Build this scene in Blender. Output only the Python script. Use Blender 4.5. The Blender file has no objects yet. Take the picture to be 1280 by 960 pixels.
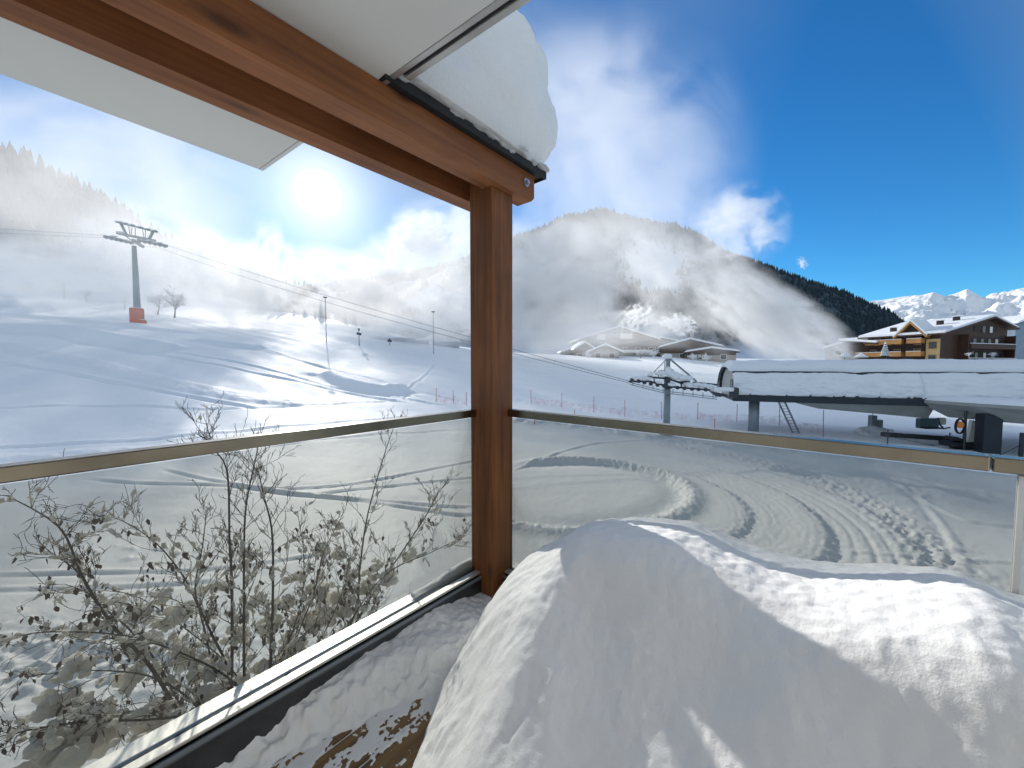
import bpy, bmesh, math, random
import numpy as np
from mathutils import Vector, Matrix, noise as mnoise
random.seed(7); rng = np.random.default_rng(11)
S = bpy.context.scene
COL = S.collection
R = math.radians
HC = 6.4                       # camera height above the snow field
TP = 23 / 480.0                # tan of the downward pitch
PITCH = math.atan(TP)
CP, SP = math.cos(PITCH), math.sin(PITCH)

def ray(px, py):
    a = (px - 640) / 480.0; b = (480 - py) / 480.0
    return Vector((a, CP + b * SP, -SP + b * CP))
def at(px, py, Y):             # photo position seen at depth Y -> point in the place
    d = ray(px, py); k = Y / d.y
    return Vector((d.x * k, Y, HC + d.z * k))

# ------------------------------------------------------------------ helpers
class MB:
    def __init__(s): s.v = []; s.f = []
    def add(s, vs, fs):
        n = len(s.v); s.v.extend([tuple(p) for p in vs]); s.f.extend([tuple(i + n for i in f) for f in fs]); return s
    def box(s, c, size, M=None, bev=0.0):
        x, y, z = [q / 2 for q in size]
        c = Vector(c)
        if bev > 0:
            b = min(bev, x * .9, y * .9, z * .9)
            bm = bmesh.new(); bmesh.ops.create_cube(bm, size=1.0)
            for v in bm.verts: v.co = Vector((v.co.x * size[0], v.co.y * size[1], v.co.z * size[2]))
            bmesh.ops.bevel(bm, geom=bm.edges[:], offset=b, segments=2, affect='EDGES', profile=.5)
            bm.verts.index_update()
            vs = [v.co.copy() for v in bm.verts]; fs = [[v.index for v in f.verts] for f in bm.faces]; bm.free()
        else:
            vs = [Vector((sx * x, sy * y, sz * z)) for sx in (-1, 1) for sy in (-1, 1) for sz in (-1, 1)]
            fs = [(0,1,3,2),(4,6,7,5),(0,4,5,1),(2,3,7,6),(0,2,6,4),(1,5,7,3)]
        if M is not None: vs = [M @ v for v in vs]
        return s.add([v + c for v in vs], fs)
    def bar(s, p0, p1, w, h, up=(0,0,1)):          # rectangular bar between two points
        p0, p1 = Vector(p0), Vector(p1); t = (p1 - p0).normalized(); up = Vector(up)
        side = t.cross(up)
        if side.length < 1e-5: side = t.cross(Vector((1,0,0)))
        side.normalize(); u2 = side.cross(t).normalized()
        vs = []
        for p in (p0, p1):
            for a, b in ((-1,-1),(1,-1),(1,1),(-1,1)): vs.append(p + side * a * w / 2 + u2 * b * h / 2)
        return s.add(vs, [(3,2,1,0),(4,5,6,7),(0,1,5,4),(1,2,6,5),(2,3,7,6),(3,0,4,7)])
    def tube(s, pts, rad, n=8, caps=True):
        pts = [Vector(p) for p in pts]
        if not hasattr(rad, '__len__'): rad = [rad] * len(pts)
        vs = []; prev = None
        for i, p in enumerate(pts):
            t = (pts[min(i + 1, len(pts) - 1)] - pts[max(i - 1, 0)])
            if t.length < 1e-9: t = Vector((0,0,1))
            t.normalize()
            if prev is None:
                prev = t.cross(Vector((0.31, 0.2, 1)) if abs(t.z) < .9 else Vector((1, .2, 0))).normalized()
            a = (prev - t * prev.dot(t))
            if a.length < 1e-6: a = t.cross(Vector((1, .3, .1)))
            a.normalize(); b = t.cross(a); prev = a
            for k in range(n):
                q = 2 * math.pi * k / n
                vs.append(p + (a * math.cos(q) + b * math.sin(q)) * rad[i])
        fs = []
        for i in range(len(pts) - 1):
            for k in range(n):
                k2 = (k + 1) % n
                fs.append((i*n + k, i*n + k2, (i+1)*n + k2, (i+1)*n + k))
        if caps: fs.append(tuple(range(n - 1, -1, -1))); fs.append(tuple((len(pts)-1)*n + k for k in range(n)))
        return s.add(vs, fs)
    def prism(s, poly, ext):                          # polygon (3D points) swept along ext
        ext = Vector(ext); n = len(poly); P = [Vector(p) for p in poly]
        vs = P + [p + ext for p in P]
        fs = [tuple(range(n - 1, -1, -1)), tuple(range(n, 2 * n))]
        for i in range(n): j = (i + 1) % n; fs.append((i, j, j + n, i + n))
        return s.add(vs, fs)
    def blob(s, c, r, seed=0, sub=2, rough=.25, M=None):
        V, F = ICO[sub]
        c = Vector(c); vs = []
        for v in V:
            k = 1 + rough * mnoise.noise(v * 1.7 + Vector((seed * 3.1, seed * 1.7, 0)))
            q = Vector((v.x * r[0] * k, v.y * r[1] * k, v.z * r[2] * k))
            if M is not None: q = M @ q
            vs.append(q + c)
        return s.add(vs, F)
def _ico(sub):
    bm = bmesh.new(); bmesh.ops.create_icosphere(bm, subdivisions=sub, radius=1)
    bm.verts.index_update()
    r = ([v.co.copy() for v in bm.verts], [tuple(v.index for v in f.verts) for f in bm.faces]); bm.free(); return r
ICO = {k: _ico(k) for k in (1, 2, 3, 4)}

def tag(o, label=None, cat=None, group=None, kind=None):
    if label: o['label'] = label
    if cat: o['category'] = cat
    if group: o['group'] = group
    if kind: o['kind'] = kind
    return o
def thing(name, label, cat, loc=(0,0,0), rz=0.0, group=None):
    o = bpy.data.objects.new(name, None); COL.objects.link(o)
    o.location = loc; o.rotation_euler = (0, 0, rz); o.empty_display_size = .3
    return tag(o, label, cat, group)
def rootof(o):
    while o.parent: o = o.parent
    return o
def obj(name, mb, mat, parent=None, smooth=False, world=False, origin=None):
    """one mesh object. Under a parent the vertices are in the thing's own frame, or in place coordinates with world=True"""
    V = mb.v
    if world and parent is not None:
        r = rootof(parent); inv = (Matrix.Translation(r.location) @ r.rotation_euler.to_matrix().to_4x4()).inverted()
        V = [inv @ Vector(p) for p in V]
    loc = Vector((0,0,0))
    if parent is None and origin is not None:
        loc = Vector(origin); V = [Vector(p) - loc for p in V]
    me = bpy.data.meshes.new(name); me.from_pydata([tuple(p) for p in V], [], mb.f); me.update()
    if isinstance(mat, str): mat = M[mat]
    me.materials.append(mat)
    if smooth: me.shade_smooth()
    o = bpy.data.objects.new(name, me); COL.objects.link(o); o.location = loc
    if parent is not None: o.parent = parent
    return o
def npmesh(name, V, F, mat, smooth=True, attr=None):
    me = bpy.data.meshes.new(name); V = np.asarray(V, np.float32); F = np.asarray(F, np.int32)
    me.vertices.add(len(V)); me.vertices.foreach_set('co', V.ravel())
    k = F.shape[1]; me.loops.add(F.size); me.polygons.add(len(F))
    me.loops.foreach_set('vertex_index', F.ravel())
    me.polygons.foreach_set('loop_start', np.arange(0, F.size, k, dtype=np.int32))
    if attr:
        for nm, arr in attr.items():
            a = me.attributes.new(nm, 'FLOAT', 'POINT'); a.data.foreach_set('value', np.asarray(arr, np.float32).ravel())
    me.update(calc_edges=True); me.validate()
    if smooth: me.shade_smooth()
    me.materials.append(M[mat] if isinstance(mat, str) else mat)
    o = bpy.data.objects.new(name, me); COL.objects.link(o); return o
def gridfaces(nr, nc):
    i = np.arange(nr - 1)[:, None] * nc + np.arange(nc - 1)[None, :]
    i = i.ravel(); return np.stack([i, i + 1, i + nc + 1, i + nc], 1)

# numpy gradient noise
_perm = rng.permutation(512); _perm = np.concatenate([_perm, _perm])
_ang = rng.random(1024) * 2 * np.pi; _gx, _gy = np.cos(_ang), np.sin(_ang)
def pn(x, y):
    x = np.asarray(x, float); y = np.asarray(y, float)
    xi = np.floor(x).astype(int); yi = np.floor(y).astype(int); xf = x - xi; yf = y - yi
    u = xf**3 * (xf * (xf * 6 - 15) + 10); v = yf**3 * (yf * (yf * 6 - 15) + 10)
    def g(ix, iy, dx, dy):
        h = _perm[(_perm[ix & 511] + iy) & 511]; return _gx[h] * dx + _gy[h] * dy
    a = g(xi, yi, xf, yf); b = g(xi + 1, yi, xf - 1, yf); c = g(xi, yi + 1, xf, yf - 1); d = g(xi + 1, yi + 1, xf - 1, yf - 1)
    return 1.5 * ((a + u * (b - a)) + v * ((c + u * (d - c)) - (a + u * (b - a))))
def fbm(x, y, o=4, ridged=False):
    s = 0; a = 1; t = 0
    for k in range(o):
        n = pn(x * 2**k + 17.3 * k, y * 2**k - 9.1 * k)
        s = s + a * ((1 - 2 * np.abs(n)) if ridged else n); t += a; a *= .5
    return s / t
def sstep(a, b, x):
    t = np.clip((np.asarray(x, float) - a) / (b - a), 0, 1); return t * t * (3 - 2 * t)

# ------------------------------------------------------------------ materials
M = {}
class NT:
    def __init__(s, name):
        s.m = bpy.data.materials.new(name); s.m.use_nodes = True; s.t = s.m.node_tree; s.t.nodes.clear()
        s.out = s.t.nodes.new('ShaderNodeOutputMaterial'); M[name] = s.m
    def n(s, ty, **kw):
        x = s.t.nodes.new('ShaderNode' + ty)
        for k, v in kw.items():
            if hasattr(x, k): setattr(x, k, v)
            else: x.inputs[k].default_value = v
        return x
    def l(s, a, b): s.t.links.new(a, b)
    def math(s, op, a, b=None, clamp=False):
        x = s.t.nodes.new('ShaderNodeMath'); x.operation = op; x.use_clamp = clamp
        for i, q in enumerate((a, b)):
            if q is None: continue
            if isinstance(q, (int, float)): x.inputs[i].default_value = q
            else: s.l(q, x.inputs[i])
        return x.outputs[0]
    def coords(s, scale=(1,1,1), which='Object', rot=(0,0,0)):
        c = s.n('TexCoord'); mp = s.n('Mapping'); mp.inputs['Scale'].default_value = scale; mp.inputs['Rotation'].default_value = rot
        s.l(c.outputs[which], mp.inputs[0]); return mp.outputs[0]
    def noise(s, vec, scale, detail=4, rough=.55, dist=0):
        x = s.n('TexNoise'); x.inputs['Scale'].default_value = scale; x.inputs['Detail'].default_value = detail
        x.inputs['Roughness'].default_value = rough; x.inputs['Distortion'].default_value = dist
        if vec is not None: s.l(vec, x.inputs['Vector'])
        return x.outputs[0]
    def ramp(s, fac, stops):
        x = s.n('ValToRGB'); e = x.color_ramp.elements
        while len(e) < len(stops): e.new(.5)
        for q, (p, c) in zip(e, stops):
            q.position = p; q.color = (c[0], c[1], c[2], 1) if hasattr(c, '__len__') else (c, c, c, 1)
        s.l(fac, x.inputs[0]); return x.outputs[0]
    def mix(s, fac, a, b):
        x = s.n('Mix'); x.data_type = 'RGBA'
        for i, q in ((0, fac), (6, a), (7, b)):
            if isinstance(q, (int, float)): x.inputs[i].default_value = q
            elif isinstance(q, tuple): x.inputs[i].default_value = (*q, 1)
            else: s.l(q, x.inputs[i])
        return x.outputs[2]
    def bsdf(s, color=None, rough=.6, metal=0., bump=None, bstr=.3, bdist=.01, **kw):
        p = s.n('BsdfPrincipled')
        if isinstance(color, tuple): p.inputs['Base Color'].default_value = (*color, 1)
        elif color is not None: s.l(color, p.inputs['Base Color'])
        if isinstance(rough, (int, float)): p.inputs['Roughness'].default_value = rough
        else: s.l(rough, p.inputs['Roughness'])
        p.inputs['Metallic'].default_value = metal
        for k, v in kw.items(): p.inputs[k.replace('_', ' ')].default_value = v
        if bump is not None:
            b = s.n('Bump'); b.inputs['Strength'].default_value = bstr; b.inputs['Distance'].default_value = bdist
            s.l(bump, b.inputs['Height']); s.l(b.outputs[0], p.inputs['Normal'])
        s.l(p.outputs[0], s.out.inputs[0]); return p

def mat_plain(name, c, rough=.6, metal=0., var=.18, scale=6., bstr=.15, bdist=.004, **kw):
    t = NT(name); v = t.coords(); n1 = t.noise(v, scale, 5)
    lo = tuple(q * (1 - var) for q in c); hi = tuple(min(1, q * (1 + var)) for q in c)
    col = t.ramp(n1, [(.3, lo), (.7, hi)])
    rr = t.math('ADD', t.math('MULTIPLY', n1, .25), rough - .12)
    t.bsdf(col, rr, metal, bump=t.noise(v, scale * 7, 4), bstr=bstr, bdist=bdist, **kw)
def mat_snow_ground(name):
    t = NT(name); v = t.coords()
    big = t.noise(v, .06, 4); mid = t.noise(v, 1.6, 6, .65); fine = t.noise(v, 11., 6, .7)
    vor = t.n('TexVoronoi'); vor.inputs['Scale'].default_value = 4.5; t.l(v, vor.inputs['Vector'])
    at_ = t.n('Attribute', attribute_name='rough')
    col = t.ramp(big, [(.3, (.78, .81, .85)), (.7, (.86, .87, .88))])
    glass_dim = t.n('Attribute', attribute_name='glass_dim')
    col = t.mix(glass_dim.outputs['Fac'], col, (.66, .655, .62))  # near snow darkened to stand in for dimming by the balustrade glass
    col = t.mix(t.math('MULTIPLY', at_.outputs['Fac'], .35), col, (.58, .59, .60))
    h = t.math('ADD', t.math('MULTIPLY', mid, .22), t.math('MULTIPLY', fine, .20)); h = t.math('ADD', h, t.math('MULTIPLY', t.noise(v, 42., 3, .7), .07))
    h = t.math('ADD', h, t.math('MULTIPLY', t.math('MULTIPLY', vor.outputs[0], at_.outputs['Fac']), .5))
    t.bsdf(col, .65, bump=h, bstr=.7, bdist=.10, **{'Specular_IOR_Level': .25})
def mat_snow(name, c=(.86, .87, .88), sc=9., bd=.012, bs=.35, sss=0., rad=.03):
    t = NT(name); v = t.coords()
    n1 = t.noise(v, sc, 7, .6); n2 = t.noise(v, sc * 9, 4, .7); n0 = t.noise(v, sc * .2, 3)
    col = t.ramp(n0, [(.3, tuple(q * .965 for q in c)), (.7, c)])
    n3 = t.noise(v, sc * 30, 3, .7); h = t.math('ADD', t.math('ADD', t.math('MULTIPLY', n1, .62), t.math('MULTIPLY', n2, .26)), t.math('MULTIPLY', n3, .10))
    p = t.bsdf(col, .6, bump=h, bstr=bs, bdist=bd, **{'Specular_IOR_Level': .25})
    if sss:
        p.inputs['Subsurface Weight'].default_value = sss; p.inputs['Subsurface Scale'].default_value = rad
        p.inputs['Subsurface Radius'].default_value = (1, 1, .95)
def mat_wood(name, dark, light, axis=0, fine=1.0, rough=.5, knots=True):
    t = NT(name); sc = [18 * fine, 18 * fine, 18 * fine]; sc[axis] = .9 * fine
    v = t.coords(tuple(sc)); n1 = t.noise(v, 1.0, 6, .6, .4); n2 = t.noise(v, 4.5, 4, .6)
    k = t.math('ADD', t.math('MULTIPLY', n1, .7), t.math('MULTIPLY', n2, .3))
    col = t.ramp(k, [(.32, dark), (.68, light)])
    if knots:
        ks = [5., 5., 5.]; ks[axis] = 1.6
        vo = t.n('TexVoronoi'); vo.inputs['Scale'].default_value = 1.3; t.l(t.coords(tuple(ks)), vo.inputs['Vector'])
        m = t.ramp(vo.outputs[0], [(.06, 1.), (.16, 0.)])
        col = t.mix(t.math('MULTIPLY', m, .8), col, tuple(q * .28 for q in dark))
    big = t.noise(t.coords(), 2.2, 3)
    cs = [26 * fine] * 3; cs[axis] = .5 * fine; ck = t.noise(t.coords(tuple(cs)), 1.0, 2, .5)
    crack = t.ramp(ck, [(.285, 1.), (.315, 0.)]); col = t.mix(crack, col, tuple(q * .12 for q in dark))
    k = t.math('SUBTRACT', k, t.math('MULTIPLY', crack, 1.2))
    st = t.noise(t.coords(tuple(1.2 if i == axis else 6. for i in range(3))), 1.0, 4); rough = t.math('ADD', t.math('MULTIPLY', st, .5), rough - .25)
    col = t.mix(t.ramp(big, [(.35, .0), (.7, .45)]), col, tuple(q * .6 for q in dark))
    t.bsdf(col, rough, bump=k, bstr=.25, bdist=.003)

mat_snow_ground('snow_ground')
mat_snow('snow_near', (.88, .88, .875), 11., .014, .5, .0)
mat_snow('snow_mound', (.925, .925, .92), 8., .018, .36, .0)
mat_snow('snow_cap', (.95, .945, .935), 5., .06, .7, .6, .14)
mat_snow('snow_far', (.84, .86, .89), .6, .15, .5)
mat_snow('snow_roof', (.84, .86, .89), 1.3, .22, .7)
mat_wood('beam_wood', (.15, .048, .015), (.43, .16, .05), 0, 1.0, .7)
mat_wood('post_wood', (.105, .033, .007), (.34, .118, .026), 2, 1.2, .65)
mat_wood('deck_wood', (.06, .030, .012), (.42, .24, .07), 0, 1.3, .35, False)
mat_wood('wall_wood', (.13, .06, .03), (.32, .17, .085), 2, .6, .6)
mat_plain('bitumen', (.016, .017, .02), .75)
mat_plain('steel', (.235, .215, .17), .24, 1., .45, 1.7, .05)  # dark warm tone patches painted in for reflections along the handrails
mat_plain('sill_metal', (.80, .78, .72), .50, 1., .04, 20, .05)
mat_plain('dark_metal', (.06, .063, .068), .42, .6, .2, 14)
mat_plain('channel_metal', (.09, .095, .10), .35, .8, .2, 14)
mat_plain('aluminium', (.50, .51, .51), .38, .7, .08, 12)
mat_plain('bolt_metal', (.42, .46, .52), .35, 1., .2, 40)
mat_plain('galv', (.22, .25, .28), .55, .4, .12, 2)
mat_plain('galv_dark', (.045, .055, .07), .55, .4, .2, 2)
mat_plain('tower_grey', (.30, .33, .33), .6, .1, .12, 1)
mat_plain('orange_pad', (.62, .15, .07), .7, 0, .15, 2)
mat_plain('rope', (.10, .11, .12), .6, .3, .1, 5)
mat_plain('house_bounce_white', (.84, .84, .83), .8, 0, .06, 1)  # white so the unseen walls bounce fill light onto the terrace
mat_plain('concrete', (.30, .31, .31), .85, 0, .15, 2)
mat_plain('station_grey', (.30, .305, .29), .6, 0, .12, .8)
mat_plain('station_dark', (.022, .03, .04), .5, .2, .25, .8)
mat_plain('station_wall', (.46, .45, .41), .7, 0, .1, .8)
mat_plain('pole_red', (.50, .07, .05), .6, 0, .15, 4)
mat_plain('black_rubber', (.012, .013, .015), .6, 0, .3, 4)
mat_plain('teal_paint', (.06, .13, .16), .45, 0, .2, 3)
mat_plain('panel_white', (.74, .72, .64), .5, 0, .08, 3)
mat_plain('lamp_orange', (.85, .30, .08), .4, 0, .1, 8)
mat_plain('bark', (.035, .026, .022), .8, 0, .35, 40, .4)
mat_plain('far_bark', (.24, .225, .215), .9, 0, .2, 1)
mat_plain('frost', (.70, .73, .76), .8, 0, .1, 1)
mat_plain('dry_leaf', (.055, .022, .012), .7, 0, .5, 60, .3)
mat_plain('chalet_gold_lit', (.38, .19, .058), .65, 0, .2, .5)  # hotel timber with sunlight put into the colour, for the left facade
mat_plain('chalet_brown_shade', (.055, .023, .011), .7, 0, .3, .6)  # hotel timber with shade put into the colour, mainly for the right facade
mat_plain('chalet_dark', (.028, .016, .012), .75, 0, .3, .6)
mat_plain('chalet_plaster', (.52, .37, .18), .8, 0, .08, .5)
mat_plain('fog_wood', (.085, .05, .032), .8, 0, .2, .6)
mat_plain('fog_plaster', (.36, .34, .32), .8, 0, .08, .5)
mat_plain('blue_plaster', (.22, .29, .36), .8, 0, .1, .5)
mat_plain('hut_grey', (.42, .44, .46), .8, 0, .1, .5)
mat_plain('window_glass', (.03, .04, .05), .12, 0, .2, .5)
mat_plain('white_frame', (.74, .73, .70), .5, 0, .05, 2)
mat_plain('conifer', (.018, .038, .048), .9, 0, .5, .05)  # aerial haze baked in as a bluish tint of the far forest
mat_plain('conifer_near', (.035, .05, .042), .9, 0, .5, .06)
def mat_branch_snow():
    t = NT('snow_branch'); v = t.coords(); n = t.noise(v, 30, 5); b = t.n('Bump'); b.inputs['Strength'].default_value = .4; b.inputs['Distance'].default_value = .008; t.l(n, b.inputs['Height'])
    d = t.n('BsdfDiffuse'); d.inputs[0].default_value = (.90, .885, .85, 1); tr = t.n('BsdfTranslucent'); tr.inputs[0].default_value = (.90, .87, .79, 1)
    t.l(b.outputs[0], d.inputs['Normal']); mx = t.n('MixShader'); mx.inputs[0].default_value = .5; t.l(d.outputs[0], mx.inputs[1]); t.l(tr.outputs[0], mx.inputs[2]); t.l(mx.outputs[0], t.out.inputs[0])
mat_branch_snow()
def mat_canopy():
    t = NT('canopy'); v = t.coords(); n = t.noise(v, 1.2, 4); w = t.noise(v, 140, 2)
    col = t.ramp(n, [(.3, (.72, .73, .71)), (.7, (.80, .81, .79))])
    t.bsdf(col, .8, bump=w, bstr=.15, bdist=.001)
mat_canopy()
def mat_glass():
    t = NT('tinted_glass'); tr = t.n('BsdfTransparent'); gl = t.n('BsdfGlossy'); gl.inputs['Roughness'].default_value = .02
    v = t.coords(); n = t.noise(v, 2.5, 5)
    c = t.ramp(n, [(.3, (.715, .725, .715)), (.7, (.745, .755, .742))]); t.l(c, tr.inputs[0])
    gl.inputs[0].default_value = (.9, .95, .92, 1)
    fr = t.n('Fresnel'); fr.inputs[0].default_value = 1.45
    f = t.math('MULTIPLY', fr.outputs[0], .30)
    film = t.n('BsdfTranslucent'); film.inputs[0].default_value = (.78, .78, .72, 1); m0 = t.n('MixShader'); t.l(t.ramp(t.noise(v, 1.1, 6), [(.35, .010), (.7, .026)]), m0.inputs[0]); t.l(tr.outputs[0], m0.inputs[1]); t.l(film.outputs[0], m0.inputs[2])
    mx = t.n('MixShader'); t.l(f, mx.inputs[0]); t.l(m0.outputs[0], mx.inputs[1]); t.l(gl.outputs[0], mx.inputs[2]); t.l(mx.outputs[0], t.out.inputs[0])
mat_glass()
def mat_net():
    t = NT('net'); tr = t.n('BsdfTransparent'); d = t.n('BsdfDiffuse'); d.inputs[0].default_value = (.75, .32, .36, 1)
    v = t.coords(); n = t.noise(v, 1.6, 4)
    f = t.ramp(n, [(.42, .02), (.68, .34)])
    mx = t.n('MixShader'); t.l(f, mx.inputs[0]); t.l(tr.outputs[0], mx.inputs[1]); t.l(d.outputs[0], mx.inputs[2]); t.l(mx.outputs[0], t.out.inputs[0])
mat_net()
def mat_mountain():
    t = NT('mountain'); v = t.coords(); a = t.n('Attribute', attribute_name='wood')
    n = t.noise(v, .012, 6, .6)
    wood = t.ramp(n, [(.3, (.025, .045, .06)), (.7, (.06, .09, .12))])  # bluish aerial haze baked into the woodland colour
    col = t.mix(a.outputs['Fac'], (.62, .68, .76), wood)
    t.bsdf(col, .9, bump=t.noise(v, .05, 5), bstr=.6, bdist=8)
mat_mountain()
def mat_peaks():
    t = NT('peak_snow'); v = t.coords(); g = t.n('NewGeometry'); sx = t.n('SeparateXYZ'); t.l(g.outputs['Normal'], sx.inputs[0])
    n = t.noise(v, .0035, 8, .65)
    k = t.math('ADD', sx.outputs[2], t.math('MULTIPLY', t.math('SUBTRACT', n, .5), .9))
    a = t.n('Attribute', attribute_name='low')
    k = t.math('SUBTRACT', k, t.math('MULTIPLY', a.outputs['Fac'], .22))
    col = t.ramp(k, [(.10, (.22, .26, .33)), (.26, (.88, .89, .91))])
    t.bsdf(col, .8, bump=t.noise(v, .004, 6, .55), bstr=.4, bdist=40)
mat_peaks()
_mist_n = [0]
def mat_mist(dens, nscale=1.6, lo=.42, hi=.72, g=.35, soft=1.0, stretch=(1,1,1), edge=.0, tint=(1,1,1)):
    _mist_n[0] += 1; k = _mist_n[0]
    t = NT('mist_%d' % k); c = t.n('TexCoord')
    mp = t.n('Mapping'); mp.inputs['Location'].default_value = (k * 3.7, k * 1.9, k * 5.3); mp.inputs['Scale'].default_value = stretch
    t.l(c.outputs['Object'], mp.inputs[0])
    nz = t.noise(mp.outputs[0], nscale * 1.55, 7, .60, .55)
    ln = t.n('VectorMath', operation='LENGTH'); t.l(c.outputs['Object'], ln.inputs[0])
    fall = t.math('SUBTRACT', 1.0, ln.outputs['Value'], True)
    rim = t.n('MapRange'); rim.interpolation_type = 'SMOOTHSTEP'; t.l(fall, rim.inputs[0]); rim.inputs[1].default_value = .02; rim.inputs[2].default_value = .45
    # billows come from the noise; the ellipsoid only lets them thin out towards its rim
    lowr = t.math('ADD', t.math('SUBTRACT', t.math('MULTIPLY', nz, 1.9), .45), t.math('MULTIPLY', fall, .26))
    m = t.n('MapRange'); m.interpolation_type = 'SMOOTHSTEP'; t.l(lowr, m.inputs[0]); m.inputs[1].default_value = lo + .06; m.inputs[2].default_value = hi - .03
    d = t.math('MULTIPLY', t.math('MULTIPLY', t.math('POWER', m.outputs[0], 1.25), rim.outputs[0]), dens * 1.55)
    v = t.n('VolumeScatter'); v.inputs['Color'].default_value = (*tint, 1); v.inputs['Anisotropy'].default_value = g
    t.l(d, v.inputs['Density']); t.l(v.outputs[0], t.out.inputs['Volume'])
    return t.m
# ------------------------------------------------------------------ camera, world, sun
cam_d = bpy.data.cameras.new('camera'); cam = bpy.data.objects.new('camera', cam_d); COL.objects.link(cam)
cam.location = (0, 0, HC); cam.rotation_euler = (math.pi / 2 - PITCH, 0, 0)
cam_d.sensor_width = 36; cam_d.lens = 13.5; cam_d.clip_start = .02; cam_d.clip_end = 30000
S.camera = cam
SUN = ray(397, 241).normalized()
SUN_EL = math.asin(SUN.z); SUN_AZ = math.atan2(SUN.x, SUN.y)      # azimuth clockwise from +Y
sun_d = bpy.data.lights.new('sun', 'SUN'); sun = bpy.data.objects.new('sun', sun_d); COL.objects.link(sun)
sun_d.energy = 5.0; sun_d.angle = R(.5); sun_d.color = (1, .945, .86)
sun.rotation_euler = SUN.to_track_quat('Z', 'Y').to_euler(); sun.location = (-20, 40, 40)

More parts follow.
